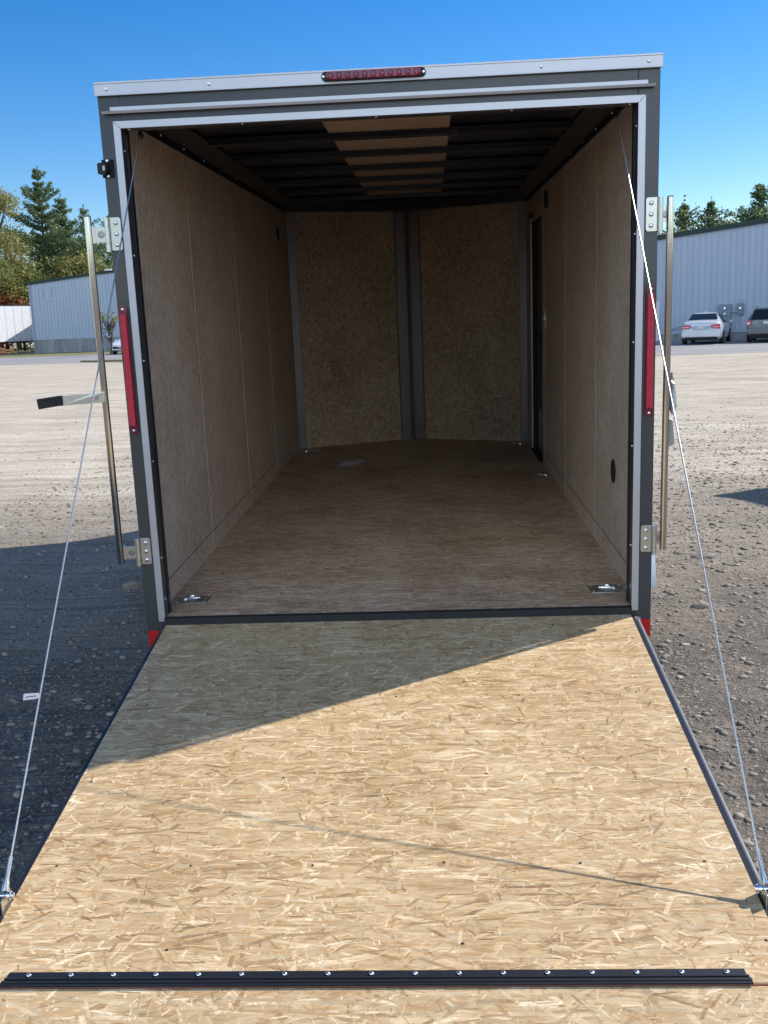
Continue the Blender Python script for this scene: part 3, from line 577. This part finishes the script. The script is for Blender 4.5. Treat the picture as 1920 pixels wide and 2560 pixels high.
# black ribbed transition strip with seventeen bolts
m = MB()
rbox(m, -.856, .842, 1.850, 1.870, .001, .004); rbox(m, -.860, .846, 1.870, 1.874, .001, .007); rbox(m, -.864, .850, 1.874, 1.894, .001, .0035); rbox(m, -.864, .850, 1.881, 1.885, .0035, .0060); rbox(m, -.864, .850, 1.889, 1.893, .0035, .0055)
TS = part(m, 'transition_strip', 'black', RD, bevel=.001)
for k in range(17): part(MB().lathe(RP(-.806+k*.1004, 1.860, .004), (0, .12, 1), [(0, .0062), (.0015, .0060), (.0035, .0045), (.0045, .0015)], 12), 'bolt', 'chrome', TS, smooth=True)
m = MB(); rbox(m, -RX, RX, RL+.0005, RL+.004, -.03, -.001); part(m, 'board_edge', 'edgebrown', RD)
# folding flap continuing to the ground
fa = R(16.0); e = Vector(RP(0, RL+.006, -.0035))
def FP(x, s, h=0): return (x, e.y-s*math.cos(fa)-h*math.sin(fa), e.z-s*math.sin(fa)+h*math.cos(fa))
m = MB(); m.loop([FP(-RX, 0, 0), FP(-RX, .50, 0), FP(-RX, .50, -.018), FP(-RX, 0, -.018)], (2*RX, 0, 0)); part(m, 'ramp_flap', 'osb_ramp')

# lift cables
def cable(s, top, tagt):
    t = Vector(top); c = Vector(RP(s*(RX+.013), 1.625, .028)); d = (t-c).normalized()
    m = MB(); m.tube([t, t+(c-t)*.5, c+d*.07], .0027, 8); P = part(m, 'lift_cable', 'steelcable', smooth=True)
    m = MB(); m.lathe(c+d*.012, d, [(0, .0095), (.02, .0085), (.03, .0055), (.085, .0050)], 12); part(m, 'ferrule', 'zinc', P, smooth=True)
    m = MB(); m.lathe(t, (s, 0, 0), [(-.012, .007), (.0, .007), (.006, .011)], 10); part(m, 'cable_eye', 'rubber', P)
    if tagt:
        p = c+(t-c)*.193; a = d.cross(Vector((0, 1, 0))).normalized()
        m = MB(); m.loop([p+Vector((-.048, -.002, -.010)), p+Vector((0, -.004, -.004)), p+Vector((0, -.004, .012)), p+Vector((-.044, -.002, .009))], (0, .001, 0)); part(m, 'cable_tag', 'white', P)
        m = MB(); m.loop([p+Vector((-.040, -.0035, -.001)), p+Vector((-.008, -.005, .003)), p+Vector((-.008, -.005, .005)), p+Vector((-.040, -.0035, .001))], (0, .0005, 0)); part(m, 'tag_line', 'roofblack', P)
cable(-1, (-.909, .10, 1.895), True); cable(1, (.9005, .133, 1.884), False)
for s, y, z in ((-1, .10, 1.89), (1, .133, 1.88)): m = MB(); m.box(*sorted((s*.903, s*.911)), y-.012, y+.012, z-.008, 2.03); part(m, 'cable_bracket', 'roofblack')
# paper sheet on the floor
m = MB(); P_ = [(-.575, 3.60), (-.42, 3.62), (-.37, 3.80), (-.52, 3.81)]
m.loop([(x, y, .004+.006*(i == 2)) for i, (x, y) in enumerate(P_)], (0, 0, .0012)); o = m.build('paper_sheet', 'paper'); o.rotation_euler = (TH, 0, 0); o.location = (0, 0, HF); tag(o, 'loose white paper sheet lying on the trailer floor near the nose', 'paper')

# ---------------------------------------------------------------- neighbour trailer outside the frame to the right (its shadow shows)
NB = thing('cargo_trailer', 'closed dark cargo trailer parked beyond the right edge of the photo', 'trailer', (5.23, 6.2, 0), R(23.5))
m = MB(); m.box(0, 2.1, -5.0, 0, .42, 2.42); m.build('body', 'charcoal', NB, bevel=.02)
m = MB(); m.box(.1, 2.0, -5.012, -5.0, .5, 2.3); m.build('rear_door', 'charcoal', NB); m = MB(); m.box(-.012, 2.112, -5.02, .01, 2.36, 2.44); m.build('roof_trim', 'alux', NB)
for y in (-2.1, -2.95):
    for x, s in ((-.02, -1), (2.12, 1)):
        m = MB(); m.lathe((x, y, .335), (s, 0, 0), [(-.16, .3), (-.14, .33), (0, .33), (.02, .30), (.02, .19)], 24); Q = m.build('wheel', 'tyre', NB, smooth=True)
        m = MB(); m.lathe((x+s*.02, y, .335), (s, 0, 0), [(0, .19), (-.02, .12), (0, .05)], 18); m.build('rim', 'rim', Q, smooth=True)

# ---------------------------------------------------------------- buildings
def ribbed_wall(name, parent, x0, x1, ztop, zb, y, mat='siding'):
    """corrugated wall facing -y in local coordinates; ztop(x) gives the top"""
    m = MB(); pitch = .305; pts = []; x = x0
    while x < x1:
        for dx, dy in ((0, 0), (.235, 0), (.25, -.028), (.29, -.028)):
            if x+dx <= x1: pts.append((x+dx, y+dy))
        x += pitch
    pts.append((x1, y))
    for (a, ya), (b, yb) in zip(pts, pts[1:]): m.face([(a, ya, zb), (b, yb, zb), (b, yb, ztop(b)), (a, ya, ztop(a))])
    return m.build(name, mat, parent)
def building(name, label, loc, rz, x0, x1, zfun, zc, depth, knots):
    B = thing(name, label, 'building', loc, rz)
    ribbed_wall('wall', B, x0, x1, zfun, zc, 0)
    m = MB(); m.box(x0, x1, .04, depth, 0, zc); m.box(x0+.02, x1-.02, -.04, .04, 0, zc-.03); m.build('foundation', 'concrete', B)
    m = MB(); m.box(x0, x1, -.06, .03, zc-.03, zc+.02); m.build('base_flashing', 'greentrim' if False else 'siding', B)
    k = [x for x in knots if x0 < x < x1]; ks = [x0]+k+[x1]
    m = MB()
    for xx, s in ((x0, 1), (x1, -1)): m.box(*sorted((xx, xx+s*.05)), .05, depth, zc, zfun(xx)-.01)
    m.build('side_wall', 'siding', B)
    m = MB()
    for a, b in zip(ks, ks[1:]): m.loop([(a, -.14, zfun(a)-.02), (b, -.14, zfun(b)-.02), (b, -.14, zfun(b)+.22), (a, -.14, zfun(a)+.22)], (0, .12, 0))
    m.build('roof_trim', 'greentrim', B)
    m = MB()
    for a, b in zip(ks, ks[1:]): m.loop([(a-(.15 if a == x0 else 0), -.02, zfun(a)+.06), (b, -.02, zfun(b)+.06), (b, -.02, zfun(b)+.22), (a-(.15 if a == x0 else 0), -.02, zfun(a)+.22)], (0, depth, 0))
    m.build('roof', 'greentrim', B)
    return B
# far building (left): local x = world x
def zl(x):
    if x < -29.0: return 6.06+(x+35.55)*.103
    if x < -25: return 6.735+(x+29.0)*.085
    return 7.07-(x+25)*.085
BL = building('metal_warehouse', 'far ribbed metal building on a stained concrete base, seen left of the trailer', (0, 85, 0), 0, -35.5, -8, zl, 1.24, 30, [-29.0, -25])
m = MB(); m.box(-28.35, -27.75, -.30, -.14, 7.0, 7.13); m.build('gutter_lamp', 'white', BL)
m = MB()
for x in (-34.3, -33.5): m.box(x, x+.08, -.09, -.03, zl(x)-1.25, zl(x)-.5)
m.box(-34.0, -33.5, -.09, -.03, zl(-34)-1.6, zl(-34)-1.5); m.build('wall_mark', 'siding', BL)
m = MB(); m.tube([(-35.4, -.1, 6.1), (-35.4, -.1, 1.25)], .05, 8); m.build('corner_trim', 'siding', BL)
# near building (right) turned 25 degrees
a25 = R(-25.0)
def zr(x): return 4.93+(x+2.5)*.085 if x < 14 else 6.33-(x-14)*.085
BR = building('metal_warehouse', 'ribbed blue-grey metal building with dark green eave behind the sedan and wagon', (15.171, 49.0, 0), a25, -16, 30, lambda x: zr(x)+.42, .42, 30, [14])
m = MB(); m.box(-3.35, -3.08, -.07, -.045, .05, 2.1); m.build('door', 'plate', BR)
def facade(m_, x0, x1, y0, y1, z0, z1): m_.box(x0, x1, y0, y1, z0, z1); return m_
MC = thing('meter_cabinet', 'tall grey electric cabinet with two round glass meters on the wall behind the sedan', 'meter box', (15.171, 49.0, 0), a25)
m = MB(); m.box(-.02, .56, -.26, -.035, .45, 1.82); m.build('cabinet', 'metergrey', MC, bevel=.01)
for z in (1.62, 1.34, 1.05): m = MB(); m.lathe((.27, -.26, z), (0, -1, 0), [(0, .085), (.06, .08), (.09, .05)], 16); m.build('meter', 'chrome' if z > 1.1 else 'siding', MC, smooth=True)
m = MB(); m.tube([(.56, -.15, 1.43), (.86, -.15, 1.43)], .025, 8); m.tube([(.40, -.15, .45), (.40, -.15, .0)], .04, 8); m.tube([(.13, -.15, .45), (.13, -.15, .0)], .04, 8); m.build('conduit', 'galv', MC)
MD = thing('meter_box', 'smaller grey meter box with one meter to the right of the tall cabinet', 'meter box', (15.171, 49.0, 0), a25)
m = MB(); m.box(.86, 1.17, -.2, -.035, 1.28, 1.84); m.build('cabinet', 'metergrey', MD, bevel=.01)
m = MB(); m.lathe((1.01, -.2, 1.60), (0, -1, 0), [(0, .085), (.06, .08), (.09, .05)], 16); m.build('meter', 'chrome', MD, smooth=True)
m = MB(); m.tube([(1.03, -.12, 1.84), (1.03, -.12, 2.1)], .03, 8); m.tube([(.96, -.12, 1.28), (.96, -.12, .9)], .02, 8); m.build('conduit', 'galv', MD)
o = MB().tube([(-2.5, -.1, .62), (-2.2, -.25, .72), (-1.95, -.3, .80), (-1.75, -.3, .80)], .035, 8).build('wall_pipe', 'siding'); o.location = (15.171, 49, 0); o.rotation_euler = (0, 0, a25); tag(o, 'bent grey pipe on the low wall left of the sedan', 'pipe')

# semi-trailer behind the far building
ST = thing('semi_trailer', 'long white semi-trailer box, half in shadow, parked left of the far building', 'semi trailer', (-39.0, 95.6, 0), R(61))
m = MB(); m.box(-14, 0, 0, 2.6, 1.10, 4.6); m.build('box', 'carwhite', ST, bevel=.02)
m = MB()
for k in range(0, 15): m.box(-k*.98-.02, -k*.98+.02, -.02, 0, 1.25, 4.5)
m.build('side_rib', 'carwhite', ST); m = MB(); m.box(-14.02, .02, -.03, .05, 4.55, 4.66); m.box(-14.02, .02, -.03, .05, 1.0, 1.13); m.build('rail', 'black', ST)
for x in (-1.0, -2.6): m = MB(); m.tube([(x, .5, 1.05), (x, .5, .1)], .07, 8); m.box(x-.15, x+.15, .35, .65, 0, .1); m.build('landing_leg', 'galv', ST)
for k in range(5): m = MB(); m.box(-.6-k*.7, -.35-k*.7, -.035, -.031, 1.28, 1.33); m.build('side_marker', 'redlens_dark', ST)
for k in range(2): m = MB(); m.lathe((-11.5+k*1.2, .15, .5), (0, 1, 0), [(0, .5), (.3, .5)], 20); m.build('wheel', 'tyre', ST)
o = MB(); o.tube([(-39.6, 86.6, .75), (-38.6, 86.2, .35)], .07, 6); o.tube([(-42.5, 87.6, .62), (-37.6, 85.5, .34)], .09, 6); o.tube([(-42.5, 87.3, .42), (-37.9, 85.3, .16)], .07, 6)
M['orange'] = plain('orange_beam', (.62, .22, .07), .6, var=.3, scale=2)
o = o.build('steel_beams', 'orange'); tag(o, 'orange and white steel beams lying in the grass under the semi-trailer', 'beams')

# ---------------------------------------------------------------- cars
def car(name, label, loc, rz, paint_, kind, group):
    K = thing(name, label, 'car', loc, rz, group)
    if kind == 'sedan':
        LN, hw = 4.75, .92
        # y, half width, bottom z, belt z, top z, half width top
        ST_ = [(0, .74, .42, .80, .86, .60), (.05, .84, .34, .88, .98, .66), (.16, .89, .26, .92, 1.05, .68), (.45, .91, .22, .93, 1.08, .68), (.72, .92, .2, .94, 1.12, .66), (1.25, .92, .2, .95, 1.39, .56), (1.7, .92, .2, .95, 1.455, .56), (2.3, .92, .2, .95, 1.46, .57), (2.9, .92, .2, .94, 1.35, .58), (3.45, .92, .2, .92, 1.02, .66), (4.0, .91, .22, .88, .94, .66), (4.5, .86, .26, .74, .82, .6), (4.75, .70, .34, .62, .68, .5)]
    else:
        LN, hw = 4.7, .88
        ST_ = [(0, .78, .40, .84, .98, .62), (.06, .84, .34, .95, 1.08, .64), (.12, .86, .30, 1.02, 1.20, .62), (.42, .875, .28, 1.02, 1.55, .58), (.8, .88, .26, 1.02, 1.60, .58), (1.6, .88, .26, 1.0, 1.63, .58), (2.4, .88, .26, 1.0, 1.60, .58), (2.9, .88, .26, .98, 1.45, .58), (3.5, .88, .26, .96, 1.08, .66), (4.2, .87, .28, .90, .98, .64), (4.6, .78, .34, .72, .8, .56), (4.7, .68, .4, .62, .68, .5)]
    secs = []
    for y, h, zb, bz, tz, ht in ST_:
        green = tz-bz > .2
        half = [(0, zb), (h*.86, zb), (h*.965, zb+.08), (h, (zb+bz)/2+.05), (h*.985, bz-.08), (h*.95, bz)]
        half += [(ht+(h*.95-ht)*.42, bz+(tz-bz)*.55), (ht, tz-.05), (ht*.82, tz), (0, tz+.012)] if green else [(h*.90, bz+(tz-bz)*.5), (ht*1.12, tz-.02), (ht*.8, tz), (0, tz+.012)]
        secs.append([(x, y, z) for x, z in half]+[(-x, y, z) for x, z in half[-2:0:-1]])
    m = MB(); n = len(secs[0])
    for s_ in secs: m.v += s_
    for i in range(len(secs)-1): m.f += [(i*n+k, i*n+(k+1) % n, (i+1)*n+(k+1) % n, (i+1)*n+k) for k in range(n)]
    m.f += [tuple(range(n))[::-1], tuple((len(secs)-1)*n+k for k in range(n))]
    B = m.build('body', paint_, K, smooth=True)
    def P(i, k, off=.012):
        x, y, z = secs[i][k]; return Vector((x*1.012, y-off if i < 5 else y+off*.2, z+off))
    # glass
    if kind == 'sedan': r0, r1 = 4, 5
    else: r0, r1 = 2, 3
    q = [Vector(secs[r0][8]), Vector(secs[r1][8])]
    (xa, ya, za), (xb, yb, zb2) = secs[r0][8], secs[r1][8]
    m = MB(); o_ = .016
    if kind == 'sedan': m.loop([(-.66, ya-.02, za+.02), (.66, ya-.02, za+.02), (.54, yb-.03, zb2+.0), (-.54, yb-.03, zb2+.0)], (0, .03, .02))
    else: m.face([(-.68, -.005, 1.07), (.68, -.005, 1.07), (.55, yb-.08, 1.50), (-.55, yb-.08, 1.50)])
    m.build('rear_window', 'glass', K)
    g0 = [i for i, s_ in enumerate(ST_) if s_[4]-s_[3] > .3]
    for sg in (1, -1):
        for a, b in ((g0[0], g0[1]), (g0[1], g0[2]), (g0[2], g0[3])) if len(g0) > 3 else ((g0[0], g0[1]), (g0[1], g0[2])):
            f = lambda i, k, d: (sg*(secs[i][k][0]+.012), secs[i][k][1]+d, secs[i][k][2]+(.03 if k == 5 else 0))
            m = MB(); m.face([f(a, 5, .04), f(b, 5, -.04), f(b, 7, -.04), f(a, 7, .04)]); m.build('side_window', 'glass', K)
    m = MB(); yb0 = -.02
    z0, z1 = (.34, .60) if kind == 'sedan' else (.38, .66)
    m.box(-hw*.95, hw*.95, -.05, .16, z0, z1); m.build('rear_bumper', paint_ if kind == 'sedan' else 'goldgrey', K, bevel=.05)
    m = MB(); m.box(-hw*.8, hw*.8, -.045, .2, .20, z0-.002); m.build('underside', 'underbody', K)
    for sg in (1, -1):
        m = MB()
        if kind == 'sedan': m.loop([(sg*.86, -.01, .72), (sg*.50, -.04, .74), (sg*.42, -.04, .82), (sg*.47, -.03, .90), (sg*.84, .02, .93)], (0, .10, 0))
        else: m.loop([(sg*.86, -.01, .78), (sg*.68, -.03, .78), (sg*.70, .0, 1.04), (sg*.84, .03, 1.08)], (0, .12, 0))
        m.build('tail_light', 'redlens', K)
        m = MB(); m.box(*sorted((sg*.52, sg*.80)), -.046, -.03, .79, .815) if kind == 'sedan' else m.box(*sorted((sg*.73, sg*.84)), -.03, -.02, .85, .95); m.build('reverse_lamp', 'white', K)
        m = MB(); m.box(*sorted((sg*(hw+.0), sg*(hw+.17))), 3.10, 3.20, .93, 1.06); m.build('door_mirror', paint_, K, bevel=.03)
        for y in (.95, LN-.95):
            m = MB(); m.lathe((sg*(hw-.17), y, .33), (sg, 0, 0), [(0, .31), (.02, .33), (.17, .33), (.19, .30), (.19, .22)], 24); T_ = m.build('wheel', 'tyre', K, smooth=True)
            m = MB(); m.lathe((sg*(hw+.022), y, .33), (sg, 0, 0), [(0, .22), (-.03, .14), (-.01, .04)], 16); m.build('rim', 'rim', T_, smooth=True)
    m = MB(); m.loop([(-.42, -.036, .86), (.42, -.036, .86), (.36, -.036, .70), (-.36, -.036, .70)], (0, .004, 0)); m.build('plate_recess', 'siding' if kind == 'sedan' else paint_, K) if kind == 'sedan' else None
    m = MB(); m.box(-.15, .15, -.046, -.037, .73, .85) if kind == 'sedan' else m.box(-.15, .15, -.03, .03, .86, .98); m.build('licence_plate', 'plate', K)
    if kind == 'sedan': m = MB(); m.box(-.04, .04, 1.62, 1.8, 1.46, 1.52); m.build('roof_aerial', paint_, K)
    else:
        for sg in (1, -1):
            m = MB(); m.tube([(sg*.60, .45, 1.57), (sg*.60, .55, 1.67), (sg*.60, 2.4, 1.68), (sg*.60, 2.5, 1.60)], .022, 8); m.build('roof_rail', 'galv', K)
        m = MB(); m.box(-.6, .6, .9, .96, 1.67, 1.69); m.box(-.6, .6, 1.9, 1.96, 1.67, 1.69); m.build('roof_bar', 'galv', K)
    return K
car('parked_sedan', 'silver four-door sedan parked nose-in at the building, left of the wagon', (12.72, 43.4, 0), R(-22), 'silver', 'sedan', None)
car('parked_wagon', 'grey-green station wagon with roof rails, cut by the right edge of the photo', (15.55, 42.9, 0), R(-22), 'goldgrey', 'wagon', None)
CW = car('parked_sedan', 'white sedan facing the camera at the foot of the far building', (-21.9, 73.2, 0), R(172), 'carwhite', 'sedan', None)
m = MB(); m.box(-.5, .5, 4.742, 4.765, .42, .58); m.build('grille', 'underbody', CW); m = MB(); m.box(-.16, .16, 4.766, 4.775, .52, .62); m.build('licence_plate', 'plate', CW)

# ---------------------------------------------------------------- trees
def quads(P, S, r, flat=0.0):
    """leaf quads centred at P (n,3) with size S (n,)"""
    n = len(P); a = r.normal(size=(n, 3)); a[:, 2] *= (1-flat); a /= np.linalg.norm(a, axis=1)[:, None]
    b = r.normal(size=(n, 3)); b -= (b*a).sum(1)[:, None]*a; b /= np.linalg.norm(b, axis=1)[:, None]
    a = a*S[:, None]; b = b*S[:, None]*r.uniform(.4, .9, (n, 1))
    V = np.stack([P-a, P-b*.9, P+a, P+b*.9], 1).reshape(-1, 3); F = np.arange(4*n).reshape(n, 4); return V, F
def pine(loc, H, rad, label, seed, dens=1.0, low=.12, mat='needle', gap=.0, lean=0):
    r = np.random.default_rng(seed); T = thing('pine_tree', label, 'tree', loc, 0, 'trees behind the buildings')
    pts = [(lean*H*(k/8)**2, 0, H*k/8) for k in range(9)]
    tr = MB(); tr.tube(pts, .02*H, 8, r2=.02); LP = []; z = H*low
    while z < H*.985:
        t = z/H; env = rad*(1-t)**.92*1.35*(.75+.35*math.sin(z*2.1+seed))*1.0+.10
        nb = r.integers(4, 7); a0 = r.uniform(0, 6.28)
        for k in range(nb):
            if r.random() < gap: continue
            a = a0+k*6.28/nb+r.uniform(-.35, .35); l = env*r.uniform(.55, 1.25); up = r.uniform(.05, .35)+.5*t
            c = np.array([lean*H*t*t, 0, z]); d = np.array([math.cos(a), math.sin(a), up])
            tip = c+d*l; tr.tube([tuple(c), tuple(tip)], .028*l**.8+.01, 4, r2=.008)
            ncl = int(max(3, l*4.0))
            for q in np.linspace(.22, 1.02, ncl):
                cc = c+d*l*q; wd = (.04+.30*l*.35*(1-abs(q-.6)))*(1.15-t)
                m_ = int(15*dens); LP.append(cc+r.normal(size=(m_, 3))*np.array([wd+.10, wd+.10, .10+.16*(1-t)]))
        z += r.uniform(.32, .62)*H/16+.12
    LP.append(np.array([lean*H, 0, H])+r.normal(size=(14, 3))*np.array([.08, .08, .22])); P = np.concatenate(LP); V, F = quads(P, r.uniform(.06, .16, len(P)), r, .3)
    tr.build('trunk', 'bark', T); arrmesh('crown', V, F, mat, T); return T
def broad(loc, H, rad, label, seed, mat='leafgreen', n=5000, base=.25, lump=9, size=(.09, .2), name='broadleaf_tree', cat='tree', bare=0):
    r = np.random.default_rng(seed); T = thing(name, label, cat, loc, 0, 'trees behind the buildings')
    tr = MB(); tr.tube([(0, 0, 0), (r.uniform(-.2, .2), 0, H*.45), (r.uniform(-.4, .4), 0, H*.8)], .018*H+.03, 8, r2=.04); cs = []
    for k in range(lump*4):
        a = r.uniform(0, 6.28); t = base+(1-base)*r.random()**.8; rr = rad*math.sqrt(max(.02, 1-((t-.55)/.5)**2))*r.uniform(.35, 1.0)
        c = np.array([math.cos(a)*rr, math.sin(a)*rr, H*min(t, .97)]); cs.append(c)
        s = np.array([0, 0, H*max(.15, t-.3)]); mid = (s+c)/2+r.normal(size=3)*.2
        tr.tube([tuple(s), tuple(mid), tuple(c)], .05+.006*H, 4, r2=.015)
    for k in range(bare):
        a = r.uniform(0, 6.28); c = np.array([math.cos(a)*rad*.5, math.sin(a)*rad*.5, H*r.uniform(1.02, 1.16)]); s = np.array([0, 0, H*.6]); mid = (s*.5+c*.5)+r.normal(size=3)*.25
        tr.tube([tuple(s), tuple(mid), tuple(c)], .06, 4, r2=.012)
        for j in range(4): q = mid+(c-mid)*r.random(); tr.tube([tuple(q), tuple(q+r.normal(size=3)*[.6, .6, .3]+[0, 0, .5])], .02, 3, r2=.008)
    cs = np.array(cs); idx = r.integers(0, len(cs), n); sg = rad*.17
    P = cs[idx]+r.normal(size=(n, 3))*np.array([sg, sg, sg*.8]); P[:, 2] = np.maximum(P[:, 2], .1)
    V, F = quads(P, r.uniform(*size, n), r); tr.build('trunk', 'bark', T); arrmesh('crown', V, F, mat, T); return T
def at(px, dist):   # a spot on the ground in the direction of one column of the photo, 'dist' metres away
    t = (px-1091)/2472.0; return (CP.x+t*dist, CP.y+dist, 0)
# left of the trailer
pine(at(150, 125), 21.6, 7.4, 'tallest dark blue-green pine above the far building', 21, 2.8, low=.2)
pine(at(200, 128), 18.9, 5.6, 'narrower pine just right of the tallest pine', 22, 2.4, low=.25)
pine(at(256, 122), 16.6, 5.4, 'pine half hidden by the trailer upper left corner', 23, 1.4, low=.2)
pine(at(318, 126), 16.0, 4.4, 'pine hidden behind the trailer left edge', 29, 1.2, low=.2)
broad(at(14, 112), 17.2, 4.4, 'tall thin olive tree at the left edge of the photo', 31, 'leafyellow', 12000, .3, 12, size=(.08, .17), bare=0)
broad(at(62, 118), 14.2, 3.2, 'thin tree with bare upper branches between the left edge and the pines', 32, 'leafgreen', 5200, .35, 8, bare=6, size=(.08, .17))
broad(at(30, 106), 9.4, 3.6, 'yellow-green bushy tree above the semi-trailer', 33, 'leafyellow', 9000, .2, 10)
broad(at(75, 108), 8.2, 3.6, 'dark green rounded tree beside the corner of the far building', 34, 'leafgreen', 9000, .1, 10)
broad(at(128, 122), 10.2, 4.0, 'lower green tree under the tallest pine', 35, 'leafgreen', 8000, .2, 10)
broad(at(240, 118), 10.5, 4.0, 'yellowish tree showing over the far building roof', 36, 'leafyellow', 7000, .2, 10)
broad(at(190, 119), 10.0, 4.0, 'green tree over the middle of the far building roof', 37, 'leafgreen', 7000, .2, 10)
broad(at(2, 103.5), 6.3, 3.2, 'rust-red bush behind the semi-trailer', 38, 'leafred', 6500, .1, 9, name='red_bush', cat='bush')
broad(at(-40, 104), 10.5, 4.2, 'dark green tree beyond the left edge of the photo', 39, 'leafgreen', 8000, .1, 10)
broad(at(292, 72), 3.0, .85, 'bare-looking sapling with few dry leaves beside the white sedan', 41, 'leafyellow', 260, .35, 5, size=(.05, .10), name='sapling')
# right of the trailer
pine(at(1702, 92), 10.9, 4.2, 'slim pine just right of the upper right lock bar', 51, 1.2, low=.2)
pine(at(1764, 94), 11.1, 4.6, 'middle pine above the near building roof', 52, 1.2, low=.15)
pine(at(1878, 90), 11.7, 5.0, 'large pine near the right edge of the photo', 53, 1.4, low=.2)
pine(at(1935, 92), 11.4, 4.6, 'pine cut by the right edge of the photo', 54, 1.4, low=.2)
broad(at(1818, 96), 9.3, 2.3, 'pale rounded tree between the middle pine and the large pine', 55, 'leafgreen', 6500, .3, 9)
broad(at(1735, 88), 7.4, 2.4, 'low yellow-green tree at the roof line between the first two pines', 56, 'leafyellow', 6500, .2, 9)
broad(at(1790, 89), 7.5, 2.3, 'low green tree at the roof line under the pale rounded tree', 57, 'leafyellow', 6000, .2, 9)
broad(at(1672, 90), 7.9, 2.6, 'low green tree hidden by the right lock bar', 58, 'leafgreen', 6000, .2, 9)
